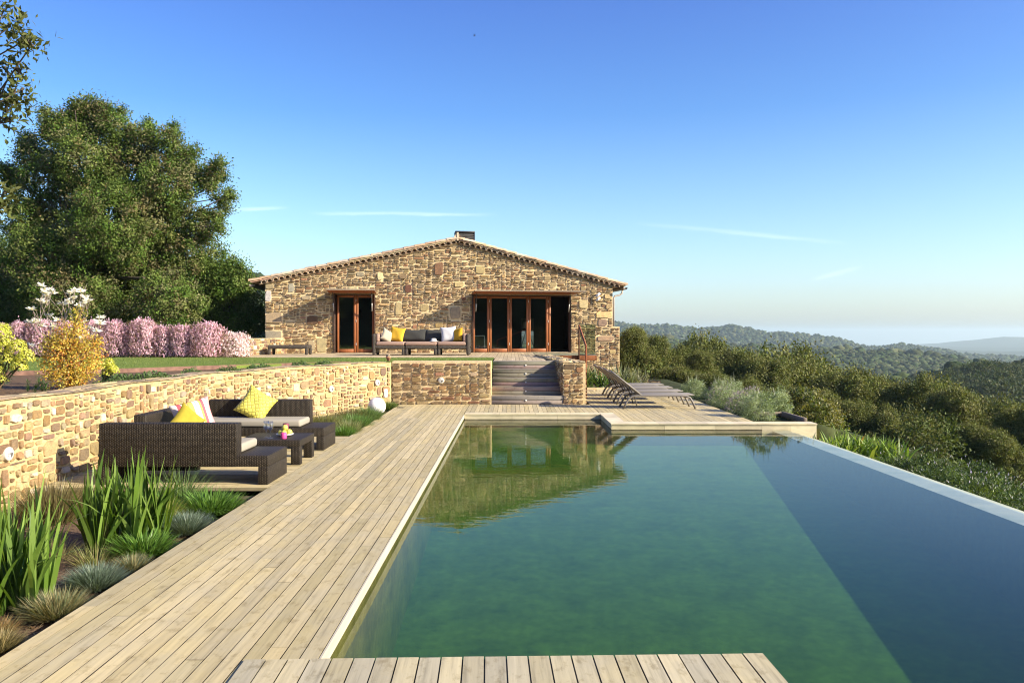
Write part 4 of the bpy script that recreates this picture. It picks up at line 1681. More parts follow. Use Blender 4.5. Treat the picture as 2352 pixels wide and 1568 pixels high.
# ------------------------------------------------------------------ oak belt on the slope right of the house
VAR = []
for k in range(4):
    r_ = np.random.default_rng(100 + k)
    lb = []
    for q in range(13):
        z = r_.uniform(1.1, 4.4)
        rad = (1.75 if z < 3 else 1.15) * r_.uniform(.45, 1.05)
        a = r_.uniform(0, 2 * np.pi)
        s = r_.uniform(.7, 1.2)
        lb.append((rad * np.cos(a), rad * np.sin(a), z, s, s, s * r_.uniform(.8, 1.1)))
    lb.append((0, 0, 4.35, .75, .75, .75))
    lb.append((0, 0, 2.6, 1.3, 1.3, 1.4))
    V, C, CL = leaf_cloud(lb, 34, 44, .32, .115, .068, [(.115, .14, .034), (.15, .165, .046), (.17, .18, .055), (.19, .185, .07), (.13, .16, .036)], 300 + k, gap=.08, shell=(.45, 1.05))
    cr_ = quads('crown', V, C, M_oakleaf)
    rr = random.Random(k)
    m = MB()
    fork = Vector((0, 0, 1.3))
    limb(m, (0, 0, -1.2), fork, .2, .15, rr, BARK, 5, 0)
    for l in lb:
        limb(m, fork, l[:3], .09, .02, rr, BARK)
    tk = m.build('trunk', M_bark)
    VAR.append((cr_, tk))
BELT = [(1440, 763, 37, 38), (1483, 777, 38, 27), (1545, 803, 38, 42), (1601, 776, 44, 20), (1592, 815, 36, 42), (1650, 813, 40, 42), (1700, 815, 42, 44), (1773, 812, 47, 30), (1740, 838, 38, 46), (1830, 835, 40, 46), (1880, 838, 45, 42), (1920, 862, 36, 44), (1969, 868, 38, 46), (2020, 880, 37, 40), (2075, 882, 34, 46), (2159, 880, 38, 42), (2215, 910, 31, 52), (2280, 925, 35, 46), (2338, 940, 28, 48), (2410, 930, 30, 60),
        (1560, 850, 32.5, 52), (1640, 862, 31, 55), (1720, 872, 30, 52), (1800, 888, 29, 52), (1880, 905, 27.5, 56), (1960, 925, 26.5, 56), (2040, 945, 25.5, 54), (2120, 962, 24.5, 54), (2205, 985, 23, 62), (2300, 1000, 22, 64)]
ORD = 'first second third fourth fifth sixth seventh eighth ninth tenth eleventh twelfth thirteenth fourteenth fifteenth sixteenth seventeenth eighteenth nineteenth twentieth'.split()
SPECIAL = {0: 'bushy oak directly right of the house wall, rising above the loungers', 1: 'narrow rounded oak beside the bushy oak right of the house', 3: 'slim pointed tree rising above the oak belt behind the loungers', 7: 'dark round topped tree standing out above the middle of the oak belt', 19: 'oak cut off by the right picture edge, in the back row of the belt', 18: 'dark oak at the right picture edge above the flowering rosemary'}
nb = nf = 0
for i, (x, yt, D, hw) in enumerate(BELT):
    X = (x - CX) / F * D
    zb = min(gh(X, D), CAMZ + (HY - yt) / F * D - 2.2)
    zt = CAMZ + (HY - yt) / F * D
    H = zt - zb
    wdt = hw / F * D
    if i in SPECIAL:
        lab = SPECIAL[i]
    elif i < 20:
        lab = 'olive green oak in the back row of the valley belt, %s from the house' % ORD[nb]
    else:
        lab = 'oak in the front row just behind lavender and rosemary, %s from the house' % ORD[nf]
    nb += i < 20
    nf += i >= 20
    t = thing('oak_tree', lab, 'tree', (X, D, zb), rnd.uniform(0, 6.28), 'oaks on the slope beyond the pool')
    sxy = max(wdt / 2.05 * 1.12, H / 5.0 * (.55 if i == 3 else .85))
    t.scale = (sxy, sxy, H / 5.0)
    a, b = VAR[i % 4]
    for q in (a, b):
        if i < 4:
            q.parent = t
        else:
            c = q.copy()
            COL.objects.link(c)
            c.parent = t

# ------------------------------------------------------------------ far woods
def ico(sub):
    bm = bmesh.new()
    bmesh.ops.create_icosphere(bm, subdivisions=sub, radius=1)
    bm.verts.index_update()
    v = np.array([q.co[:] for q in bm.verts])
    f = np.array([[w.index for w in q.verts] for q in bm.faces])
    bm.free()
    return v, f


t = NT('far_foliage')
t.base(t.attr(), .9, .1)
M_far = t.m


def crowns(name, x, y, rad, sub, pal, seed, flat=.8):
    r = np.random.default_rng(seed)
    v, f = ico(sub)
    n = len(x)
    z = ground_h(x, y)
    dis = r.uniform(.62, 1.25, (n, len(v), 1))
    V = v[None] * dis * rad[:, None, None] * np.array([1, 1, flat]) + np.stack([x, y, z + rad * .55], -1)[:, None, :]
    Fa = (f[None] + (np.arange(n) * len(v))[:, None, None]).reshape(-1, 3)
    cc = pick(pal, n, r, .35)
    C = np.repeat(cc, len(f), 0) * r.uniform(.65, 1.35, (n * len(f), 1))
    me = bpy.data.meshes.new(name)
    V = V.reshape(-1, 3)
    me.vertices.add(len(V))
    me.vertices.foreach_set('co', V.astype(np.float32).ravel())
    me.loops.add(len(Fa) * 3)
    me.loops.foreach_set('vertex_index', Fa.astype(np.int32).ravel())
    me.polygons.add(len(Fa))
    me.polygons.foreach_set('loop_start', np.arange(0, len(Fa) * 3, 3, dtype=np.int32))
    me.update(calc_edges=True)
    finish(me, C)
    return struct(link(name, me, M_far), 'stuff')


def scatter(n, r0, r1, t0, t1, seed):
    r = np.random.default_rng(seed)
    a = np.arctan(r.uniform(t0, t1, n))
    q = np.sqrt(r.uniform(r0 ** 2, r1 ** 2, n))
    return q * np.sin(a), q * np.cos(a)


FP = [(.034, .053, .019), (.048, .067, .025), (.058, .07, .031), (.042, .058, .023), (.068, .074, .035)]
x, y = scatter(9000, 900, 2300, .08, .82, 1)
r_ = np.random.default_rng(2)
crowns('ridge_forest', x, y, r_.uniform(3.5, 7.5, len(x)), 1, FP, 11)
x, y = scatter(14000, 300, 930, .08, .85, 3)
crowns('valley_forest', x, y, r_.uniform(1.7, 4.2, len(x)), 2, FP, 12)
x, y = scatter(1500, 95, 320, .2, .9, 5)
lob = [(a, b, gh(a, b) + s * .5, s, s, s * .85) for a, b, s in zip(x, y, r_.uniform(1.5, 3.1, len(x)))]
V, C, CL = leaf_cloud(lob, 2.2, 11, .9, .62, .42, [tuple(v * 1.35 for v in q) for q in FP], 24, shell=(.75, 1.05))
struct(quads('hillside_forest', V, C, M_oakleaf), 'stuff')
x, y = scatter(3000, 120, 520, -.9, .1, 7)
crowns('upland_forest', x, y, r_.uniform(2.2, 4.6, len(x)), 2, FP, 14)
# scrub filling the slope under the oak belt
SCP = [(.085, .115, .028), (.11, .13, .038), (.09, .125, .03), (.13, .135, .05)]
x, y = scatter(900, 9, 32, .25, 1.5, 9)
k = (x > 8.7) & (x < 30)
x, y = x[k], y[k]
r_ = np.random.default_rng(21)
lob = [(a, b, gh(a, b) + .25, s, s, s * .9) for a, b, s in zip(x, y, r_.uniform(.45, .85, len(x)))]
V, C, CL = leaf_cloud(lob, 14, 40, .26, .085, .045, SCP, 22, shell=(.6, 1.05))
struct(quads('scrub', V, C, M_oakleaf), 'stuff')
x, y = scatter(900, 30, 100, .1, .95, 10)
k = (x > 8.5) | ((x > 5.5) & (y > 36))
x, y = x[k], y[k]
lob = [(a, b, gh(a, b) + .5, s, s, s * .9) for a, b, s in zip(x, y, r_.uniform(.8, 1.6, len(x)))]
V, C, CL = leaf_cloud(lob, 8, 26, .4, .17, .10, SCP, 23, shell=(.6, 1.05))
struct(quads('slope_scrub', V, C, M_oakleaf), 'stuff')
# wooded rise behind the camera, seen only in the window panes
r_ = np.random.default_rng(31)
x = r_.uniform(-70, 40, 260)
y = r_.uniform(-70, -22, 260)
crowns('back_forest', x, y, r_.uniform(2.6, 4.6, 260), 3, [(.03, .045, .014), (.045, .06, .018), (.06, .075, .02)], 15, 1.1)

# ------------------------------------------------------------------ flower hedge behind the lawn
PINK = [(.66, .40, .54), (.73, .50, .63), (.80, .62, .72), (.58, .33, .46), (.70, .46, .58)]


def heather(label, x0, x1, yt, D, seed, white=False):
    x0, x1 = x0 - 4, x1 + 4
    X0, X1 = (x0 - CX) / F * D, (x1 - CX) / F * D
    H = (HY - yt) / F * D + CAMZ - .98
    w = (X1 - X0) / 2
    t = thing('flowering_shrub', label, 'shrub', ((X0 + X1) / 2, D, .97), 0, 'shrubs of the pink flower hedge')
    r = np.random.default_rng(seed)
    n = int(4600 * (w / .5) * (H / 1.0))
    # upright flower spikes filling a rounded column
    a = r.uniform(0, 2 * np.pi, n)
    q = np.sqrt(r.uniform(.25, 1, n))
    zt = r.uniform(.03, 1, n) ** .8
    prof = np.where(zt < .75, 1.0, np.sqrt(np.clip(1 - ((zt - .75) / .27) ** 2, .05, 1))) * (1 + .1 * np.sin(a * 3 + seed) + .06 * np.sin(zt * 9 + a * 5))
    tuftn = 1 + .12 * np.sin(a * 11 + zt * 4 + seed) * np.sin(zt * 7 + a * 3)
    P = np.stack([np.cos(a) * q * w * prof * 1.02 * tuftn, np.sin(a) * q * w * .9 * prof * tuftn, zt * H * (.93 + .09 * np.sin(a * 5 + q * 9 + seed) * np.cos(q * 6 + a * 2)) + r.exponential(.02, n)], 1)
    ax = norm(np.stack([np.cos(a) * .35, np.sin(a) * .35, np.ones(n)], 1) + unit(n, r) * .35)
    nm = norm(np.stack([np.cos(a), np.sin(a), np.full(n, .2)], 1) + unit(n, r) * .5)
    pal = [(.86, .74, .80), (.90, .82, .86), (.74, .54, .64), (.66, .46, .56)] if white else PINK
    fl = leaf_quads(P, ax, nm, r.uniform(.035, .075, n), r.uniform(.024, .042, n))
    fc = pick(pal, n, r, .2)
    quads('flowers', fl, fc, M_petal, t)
    n2 = int(n * .35)
    a = r.uniform(0, 2 * np.pi, n2)
    q = np.sqrt(r.uniform(.0, .85, n2))
    zt = r.uniform(.0, .93, n2)
    P = np.stack([np.cos(a) * q * w, np.sin(a) * q * w * .9, zt * H], 1)
    ax = norm(unit(n2, r) * .7 + np.array([0, 0, .8]))
    quads('foliage', leaf_quads(P, ax, unit(n2, r), r.uniform(.05, .1, n2), r.uniform(.015, .03, n2)), pick([(.16, .12, .06), (.19, .16, .07), (.15, .09, .06), (.20, .14, .09)], n2, r), M_leaf, t)
    m = MB()
    rr = random.Random(seed)
    for k in range(7):
        limb(m, (rr.uniform(-.1, .1), rr.uniform(-.1, .1), 0), (rr.uniform(-.7, .7) * w, rr.uniform(-.6, .6) * w, H * rr.uniform(.6, .9)), .012, .004, rr, (.16, .11, .08), 3)
    m.build('stems', M_bark, t)


HED = [(-40, 24, 742, 'pink flowering shrub cut off by the left picture edge'), (20, 66, 737, 'pink flowering shrub second from the left picture edge'), (62, 126, 733, 'pink flowering shrub behind the left magnolia blossoms'), (120, 180, 738, 'pink flowering shrub mostly hidden behind the golden shrub'),
       (176, 238, 735, 'pink flowering shrub rising behind the right magnolia blossoms'), (228, 292, 736, 'pink flowering shrub just right of the magnolia'), (294, 360, 731, 'tall domed pink shrub in the middle of the hedge, after a dark gap'), (354, 394, 747, 'narrow low pink shrub between two taller ones'),
       (390, 444, 745, 'squarish pink shrub second from the right end of the pink row'), (438, 514, 740, 'broad pink shrub at the right end of the pink row')]
for i, (a, b, yt, lab) in enumerate(HED):
    heather(lab, a, b, yt, 23.75, 500 + i)
heather('pale whitish pink spreading shrub at the hedge end by the low wall', 500, 574, 763, 24.0, 520, True)

# ------------------------------------------------------------------ planting behind the garden wall
def golden():
    b = at(162, 893, 11.1)
    t = thing('golden_shrub', 'rounded golden orange shrub behind the pale stone wall', 'shrub', b)
    lobes = [(0, 0, .42, .36, .34, .38), (-.22, .05, .40, .24, .24, .28), (.22, .0, .46, .24, .24, .28), (.05, .0, .72, .20, .2, .24), (-.12, 0, .66, .17, .17, .2), (.1, 0, .95, .07, .07, .14), (-.3, 0, .58, .10, .1, .16), (.33, 0, .62, .11, .1, .16), (.02, -.05, .15, .32, .28, .15), (.1, 0, 1.06, .05, .05, .10)]
    V, C, CL = leaf_cloud(lobes, 560, 9, .09, .034, .020, [(.62, .43, .06), (.70, .54, .10), (.58, .34, .06), (.46, .42, .07), (.74, .60, .18), (.58, .24, .06), (.38, .36, .07)], 41, shell=(.35, 1.05), gap=.12)
    quads('foliage', V, C, M_leaf, t)
    m = MB()
    rr = random.Random(3)
    for k in range(22):
        l = rr.choice(lobes)
        limb(m, (rr.uniform(-.06, .06), rr.uniform(-.06, .06), -.03), (l[0] + rr.uniform(-.1, .1), l[1], l[2] + l[5] * .6), .011, .003, rr, (.16, .09, .05), 4)
    m.build('stems', M_bark, t)


golden()


def magnolia():
    D = 11.9
    b = at(160, 892, D)
    b.z = .93
    t = thing('magnolia', 'leafless young magnolia with white star blossoms behind the golden shrub', 'shrub', b)
    fl = [(96, 657), (115, 663), (109, 681), (107, 697), (75, 712), (112, 725), (172, 665), (167, 686), (146, 703), (195, 684), (193, 697), (158, 697), (228, 730), (230, 742), (68, 738), (86, 741), (122, 749), (195, 741), (200, 754), (219, 760), (188, 776), (75, 795), (100, 668), (122, 672), (152, 690), (174, 700), (92, 690), (200, 690), (224, 738), (78, 742), (95, 748), (130, 738), (105, 672), (160, 672), (185, 668)]
    r = np.random.default_rng(61)
    m = MB()
    rr = random.Random(61)
    pts = []
    for (x, y) in fl:
        p = at(x, y, D + rr.uniform(-.25, .25)) - b
        pts.append(p)
    # stems: several upright leaders, blossoms hang on short twigs
    lead = [pts[i] for i in (0, 6, 8, 9, 12, 14, 19, 21, 16, 4)]
    for p in lead:
        limb(m, (rr.uniform(-.06, .06), 0, 0), p * .98, .010, .004, rr, (.30, .24, .20), 5, .05)
    for p in pts:
        q = min(lead, key=lambda l: (l - p).length)
        limb(m, q * .80, p, .005, .003, rr, (.30, .24, .2), 3)
    for k in range(16):
        q = rr.choice(lead)
        e = q * rr.uniform(.8, 1.05) + Vector((rr.uniform(-.15, .15), rr.uniform(-.1, .1), rr.uniform(0, .14)))
        limb(m, q * rr.uniform(.5, .8), e, .004, .002, rr, (.30, .24, .2), 3)
    m.build('branches', M_bark, t)
    VV, CC = [], []
    for p in pts:
        n = 13
        a = r.uniform(0, 2 * np.pi, n)
        e = r.uniform(-.1, .9, n)
        d = np.stack([np.cos(a) * np.cos(e), np.sin(a) * np.cos(e), np.sin(e)], 1)
        c = np.array(p) + r.normal(size=3) * .01
        VV.append(leaf_quads(c + d * .032, d, unit(n, r) * .5 + np.array([0, -.6, .4]), r.uniform(.075, .12, n), r.uniform(.03, .042, n)))
        CC.append(np.full((n, 3), .84) * np.array([1, .97, .93]) * r.uniform(.9, 1.05, (n, 1)))
    quads('blossoms', np.concatenate(VV), np.concatenate(CC), M_petal, t)


magnolia()
NEED = [(.07, .13, .075), (.09, .16, .09), (.06, .11, .06), (.11, .19, .08)]
LIME = [(.50, .52, .06), (.58, .58, .10), (.44, .48, .05), (.62, .60, .16)]


def euphorbia(label, base, heads, seed, stems=3):
    t = thing('spurge', label, 'plant', base, 0, 'lime flowered spurges behind the wall')
    r = np.random.default_rng(seed)
    VV, CC, NV, NC = [], [], [], []
    m = MB()
    rr = random.Random(seed)
    for (hx, hy, hz, rad) in heads:
        n = int(330 * (rad / .12) ** 2)
        d = unit(n, r)
        d[:, 2] = np.abs(d[:, 2]) * 1.1 - .25
        P = np.array([hx, hy, hz]) + d * rad * r.uniform(.75, 1.05, (n, 1)) * np.array([1, 1, 1.25])
        VV.append(leaf_quads(P, norm(np.cross(d, unit(n, r))), d + unit(n, r) * .3, r.uniform(.02, .032, n), r.uniform(.018, .028, n)))
        CC.append(pick(LIME, n, r, .2))
        limb(m, (0, 0, -.03), (hx, hy, hz), .012, .008, rr, (.24, .17, .10), 4)
        # whorls of narrow leaves below the head
        k = 110
        s = r.uniform(.35, .93, k)
        B = np.outer(s, [hx, hy, hz])
        a = r.uniform(0, 2 * np.pi, k)
        v, c = blade_quads(B, a, r.uniform(1.0, 1.8, k), r.uniform(.2, .8, k), r.uniform(.06, .10, k), .011, pick(NEED, k, r), 2)
        NV.append(v)
        NC.append(c)
    if VV:
        quads('flower_heads', np.concatenate(VV), np.concatenate(CC), M_leaf, t)
    quads('leaves', np.concatenate(NV), np.concatenate(NC), M_leaf, t)
    m.build('stems', M_bark, t)


def hd(lst, D, b):
    out = []
    for (x, y, rp) in lst:
        p = at(x, y, D) - b
        out.append((p.x, p.y, p.z, rp / F * D))
    return out


b = at(-6, 912, 10.6)
b.z = .93
euphorbia('tall lime yellow spurge cut off by the left picture edge', b, hd([(4, 768, 26), (-10, 800, 26), (12, 790, 18), (40, 800, 22), (58, 822, 22), (44, 842, 20), (18, 826, 20), (-8, 850, 22), (6, 872, 14)], 10.6, b), 71)
b = at(236, 889, 11.6)
b.z = .93
euphorbia('small lime yellow spurge tucked against the right side of the golden shrub', b, hd([(250, 835, 13), (262, 852, 12), (246, 858, 13), (236, 842, 12), (256, 845, 12)], 11.6, b), 72)
t = thing('spurge_seedling', 'low blue green spurge seedlings left of the golden shrub on bare soil', 'plant', (0, 0, 0))
r_ = np.random.default_rng(73)
VV, CC = [], []
for (x, y, h) in ((64, 906, 30), (88, 902, 42), (96, 905, 28), (104, 905, 26), (82, 908, 20)):
    p = at(x, y, 10.2)
    hh = h / F * 10.2
    k = 60
    B = np.array(p) + np.outer(r_.uniform(.2, 1, k), [0, 0, hh])
    v, c = blade_quads(B, r_.uniform(0, 6.28, k), r_.uniform(.5, 1.5, k), .3, r_.uniform(.05, .085, k), .012, pick([(.10, .18, .06), (.13, .22, .08)], k, r_), 2)
    VV.append(v)
    CC.append(c)
sd_ = quads('leaves', np.concatenate(VV), np.concatenate(CC), M_leaf, t)

# ground cover mats spilling over the wall top
GC = [('long green groundcover mat right of the golden shrub on the wall top', 332, 866, 82, 12.7), ('small groundcover tuft in the gap of the wall top strip', 440, 856, 20, 14.2), ('leafy groundcover clump under the left end of the lawn strip', 525, 850, 26, 15.0), ('leafy groundcover clump before the low wall and bench', 600, 842, 36, 16.2), ('groundcover clump right of the bench on the wall strip', 690, 834, 26, 17.6), ('groundcover clump nearest the clay pot', 745, 829, 24, 18.3)]
for i, (lab, x, y, w, D) in enumerate(GC):
    r = np.random.default_rng(80 + i)
    wx = w / F * D
    p = at(x, y, D)
    p.z = .94
    n = int(2600 * wx)
    q = np.sqrt(r.uniform(0, 1, n))
    a = r.uniform(0, 2 * np.pi, n)
    P = np.stack([np.cos(a) * q * wx, np.sin(a) * q * .34, (1 - q ** 2) * .13 * r.uniform(.3, 1.1, n) + .01 + .02 * np.sin(np.cos(a) * q * 9)], 1)
    # the mat follows the wall's line
    sl_ = math.atan2(.55, 1) if i > 2 else .95
    P[:, 1] += P[:, 0] * (.9 if i < 3 else .55)
    o = quads('groundcover', leaf_quads(P, norm(unit(n, r) + np.array([0, 0, .5])), norm(unit(n, r) * .6 + np.array([.2, -.2, 1])), r.uniform(.03, .06, n), r.uniform(.02, .035, n)), pick([(.08, .14, .04), (.11, .18, .05), (.07, .11, .035), (.14, .20, .07)], n, r), M_leaf, None, p)
    tag(o, lab, 'plant', 'groundcover mats on the wall top')

# lawn blades
r_ = np.random.default_rng(90)
n = 52000
X = r_.uniform(-12, -.55, n)
Y = r_.uniform(11, 23.1, n)
le = np.interp(X, [p[0] for p in LAWN_EDGE], [p[1] for p in LAWN_EDGE])
k = Y > le + .02
X, Y = X[k], Y[k]
n = len(X)
v, c = blade_quads(np.stack([X, Y, np.full(n, lz - .005)], 1), r_.uniform(0, 6.28, n), r_.uniform(.1, .8, n), .4, r_.uniform(.02, .05, n), .012, pick([(.17, .25, .05), (.22, .29, .065), (.14, .2, .04), (.28, .30, .10)], n, r_), 1)
struct(quads('grass', v, c, M_blade), 'stuff')

# ------------------------------------------------------------------ bed beside the pool deck
GREEN = [(.06, .115, .018), (.08, .15, .024), (.12, .21, .03), (.16, .26, .045), (.20, .31, .06), (.10, .17, .03), (.23, .34, .08)]


def iris(label, spots, seed, hmax=.8):
    r = np.random.default_rng(seed)
    x0 = sum(s[0] for s in spots) / len(spots)
    y0 = sum(s[1] for s in spots) / len(spots)
    VV, CC = [], []
    for (x, y, h) in spots:
        k = r.integers(6, 10)
        a0 = r.uniform(0, 2 * np.pi)
        for j in range(k):
            f = (j - (k - 1) / 2) / k
            az = a0 if f > 0 else a0 + np.pi
            L = h * r.uniform(.72, 1.05) * (1 - .35 * abs(f) * 2)
            v, c = blade_quads(np.array([[x - x0 + f * .06 * np.cos(a0), y - y0 + f * .06 * np.sin(a0), 0]]), az + r.uniform(-.3, .3), abs(f) * .55 + r.uniform(0, .08), r.uniform(-.05, .35) + (r.uniform(.4, 1.3) if r.random() < .2 else 0), L, r.uniform(.034, .052), pick(GREEN, 1, r), 6, r, .75, 2.6)
            VV.append(v)
            CC.append(c)
    o = quads('iris_clump', np.concatenate(VV), np.concatenate(CC), M_blade, None, (x0, y0, -.13))
    return tag(o, label, 'plant', 'iris clumps beside the deck')


rr = random.Random(8)


def spots(cx_, cy_, rx, ry, n, h0, h1):
    out = []
    for _ in range(n):
        a, q = rr.uniform(0, 6.28), math.sqrt(rr.random())
        out.append((cx_ + rx * q * math.cos(a), cy_ + ry * q * math.sin(a), rr.uniform(h0, h1)))
    return out


iris('big clump of tall sword leaved irises at the left picture edge', spots(-3.50, 5.35, .44, .42, 36, .74, 1.02), 110)
iris('tall sword leaved iris clump in front of the rattan sofa back', spots(-3.36, 6.85, .28, .28, 18, .74, 1.04) + spots(-3.08, 6.95, .08, .1, 3, .8, .98), 111)


def tuft(name, label, x, y, rad, h, n, pal, seed, group, z=-.12, w=.006, lean=1.25, curve=.7, segs=3):
    r = np.random.default_rng(seed)
    q = np.sqrt(r.uniform(0, 1, n))
    a = r.uniform(0, 2 * np.pi, n)
    B = np.stack([np.cos(a) * q * rad * .45, np.sin(a) * q * rad * .45, np.zeros(n)], 1)
    L = h * r.uniform(.65, 1.1, n)
    v, c = blade_quads(B, a + r.uniform(-.5, .5, n), q * lean * r.uniform(.5, 1.0, n), curve * r.uniform(.1, 1, n), L, w * r.uniform(.7, 1.3, n), pick(pal, n, r), segs, r)
    o = quads(name, v, c, M_blade, None, (x, y, z))
    return tag(o, label, 'plant', group)


# dead leaves and twigs on the soil
r_ = np.random.default_rng(95)
n = 1500
P = np.stack([r_.uniform(-5.2, -2.72, n), r_.uniform(3.6, 8.8, n), r_.uniform(-.128, -.112, n)], 1)
ax = norm(unit(n, r_) * np.array([1, 1, .25]))
struct(quads('leaf_litter', leaf_quads(P, ax, norm(unit(n, r_) * .4 + np.array([0, 0, 1])), r_.uniform(.02, .07, n), r_.uniform(.005, .022, n)), pick([(.22, .15, .08), (.30, .22, .12), (.14, .09, .05), (.36, .28, .16)], n, r_), M_leaf), 'stuff')
BLUE = [(.15, .20, .15), (.19, .26, .20), (.24, .30, .23), (.12, .15, .11)]
TANG = [(.30, .27, .13), (.22, .24, .12), (.36, .31, .17), (.18, .22, .12), (.26, .22, .10)]
DAY = [(.10, .20, .03), (.13, .25, .045), (.16, .29, .06), (.09, .16, .03)]
GB = 'grass tufts in the bed beside the deck'
tuft('fescue_tuft', 'round blue grey grass tuft between the two iris clumps', -2.97, 5.75, .23, .19, 2200, BLUE, 120, GB)
tuft('fescue_tuft', 'round blue grey grass tuft nearest the sofa platform', -2.96, 7.35, .25, .21, 2200, BLUE, 121, GB)
tuft('grass_tuft', 'bleached tan and green grass tuft below the blue one by the deck edge', -2.92, 5.17, .24, .19, 1700, TANG, 122, GB)
tuft('grass_tuft', 'small bleached grass tuft between blue tuft and green daylilies', -2.90, 6.15, .16, .15, 1000, TANG + BLUE[:1], 123, GB)
tuft('grass_tuft', 'dry straw coloured grass tuft in the lower left corner', -2.95, 4.62, .18, .13, 900, [(.38, .30, .14), (.30, .25, .11), (.25, .22, .10)], 124, GB)
tuft('grass_tuft', 'dry reddish straw tuft beside the iris at the left picture edge', -3.10, 4.85, .16, .12, 600, [(.34, .24, .10), (.26, .22, .09), (.30, .18, .08)], 125, GB)
tuft('daylily_clump', 'bright green daylily clump in front of the blue grass tuft', -3.02, 6.6, .34, .24, 700, DAY, 126, GB, w=.018, lean=1.1, curve=1.3, segs=4)
tuft('daylily_clump', 'large bright green daylily clump by the corner of the sofa platform', -3.02, 8.05, .46, .30, 1100, DAY, 127, GB, w=.018, lean=1.1, curve=1.3, segs=4)
tuft('daylily_clump', 'yellowish green grass clump behind the blue tuft', -3.32, 7.7,   .36, .26, 500, [(.22, .27, .05), (.30, .30, .07), (.16, .22, .05)], 128, GB, w=.012, lean=1.0, curve=1.0, segs=4)
tuft('daylily_clump', 'low green daylily mat between the blue tuft and the sofa platform', -3.30, 7.35, .36, .24, 700, DAY, 133, GB, w=.016, lean=1.2, curve=1.3, segs=4)
tuft('daylily_clump', 'green daylily patch along the sofa platform edge beside the wall side', -3.55, 8.15, .42, .26, 800, DAY, 134, GB, w=.016, lean=1.2, curve=1.3, segs=4)
tuft('grass_tuft', 'thin arching green grass rising in front of the sofa legs', -3.42, 8.35, .26, .50, 240, [(.16, .24, .08), (.12, .19, .06)], 129, GB, w=.007, lean=.7, curve=1.0, segs=5)
tuft('lavender_clump', 'brown cut back lavender clump against the stone wall behind the irises', -4.45, 7.8, .45, .42, 1100, [(.22, .17, .08), (.16, .14, .06), (.26, .24, .10), (.12, .10, .05)], 130, GB, w=.008, lean=.9, curve=.2)
tuft('grass_tuft', 'loose thin grass in the soil between the iris clumps', -3.25, 6.3, .30, .20, 180, [(.24, .24, .08), (.30, .26, .12), (.16, .19, .05)], 131, GB, w=.007)
tuft('grass_tuft', 'sparse dry grass in the shade under the second iris clump', -3.7, 6.5, .4, .22, 160, [(.24, .20, .09), (.16, .16, .06)], 132, GB, w=.007)
GB2 = 'grass clumps in the far bed beside the deck'
FB = [('brown green spiky clump behind the back sofa', (745, 975), 14.3, .34, .42, [(.20, .21, .07), (.26, .24, .10), (.15, .17, .05)]), ('bright green grass clump at the corner of the sofa platform', (792, 1000), 13.65, .24, .26, DAY), ('feathery pale green grass clump in the middle of the far bed', (812, 990), 14.0, .20, .34, [(.22, .27, .10), (.30, .30, .14)]),
      ('dark brushy clump before the stone wall in the far bed', (808, 950), 15.6, .42, .38, [(.14, .13, .05), (.18, .17, .07), (.24, .24, .09), (.10, .09, .04)]), ('lush green grass clump along the deck edge left of the globe lamp', (840, 972), 14.9, .40, .34, [(.12, .22, .05), (.15, .26, .07)]), ('tall fine grass clump directly left of the white globe lamp', (852, 958), 15.9, .34, .40, [(.13, .22, .06), (.18, .26, .09)]),
      ('low green edge clump right of the globe lamp', (886, 948), 17.0, .30, .16, [(.14, .17, .05), (.20, .19, .07)]), ('small green clump at the far corner of the bed by the retaining wall', (902, 935), 18.6, .22, .26, [(.13, .20, .05), (.17, .22, .07)]), ('straw and green clump behind the tall fine grass', (775, 965), 15.0, .30, .28, [(.26, .22, .10), (.18, .2, .07)])]
for i, (lab, (x, y), D, rad, h, pal) in enumerate(FB):
    X = min((x - CX) / F * D, -2.76 - rad * .35)
    tuft('grass_clump', lab, X, D, rad, h, int(1300 * rad / .3), pal, 140 + i, GB2, z=-.10, w=.010, lean=1.0, curve=.5)
r_ = np.random.default_rng(160)
v, c = blade_quads(np.array([[0, 0, 0], [.01, 0, 0]]), [0.4, 2.2], [.02, .03], [.06, .05], [.48, .40], [.022, .02], pick([(.16, .19, .04)], 2, r_), 5)
tag(quads('grass_stalk', v, c, M_blade, None, (-3.3, 14.4, -.1)), 'single upright green stalk in the far bed before the stone wall', 'plant')

# ------------------------------------------------------------------ plants at the right
LAV = [(.27, .34, .18), (.33, .40, .23), (.38, .44, .28), (.20, .26, .13)]


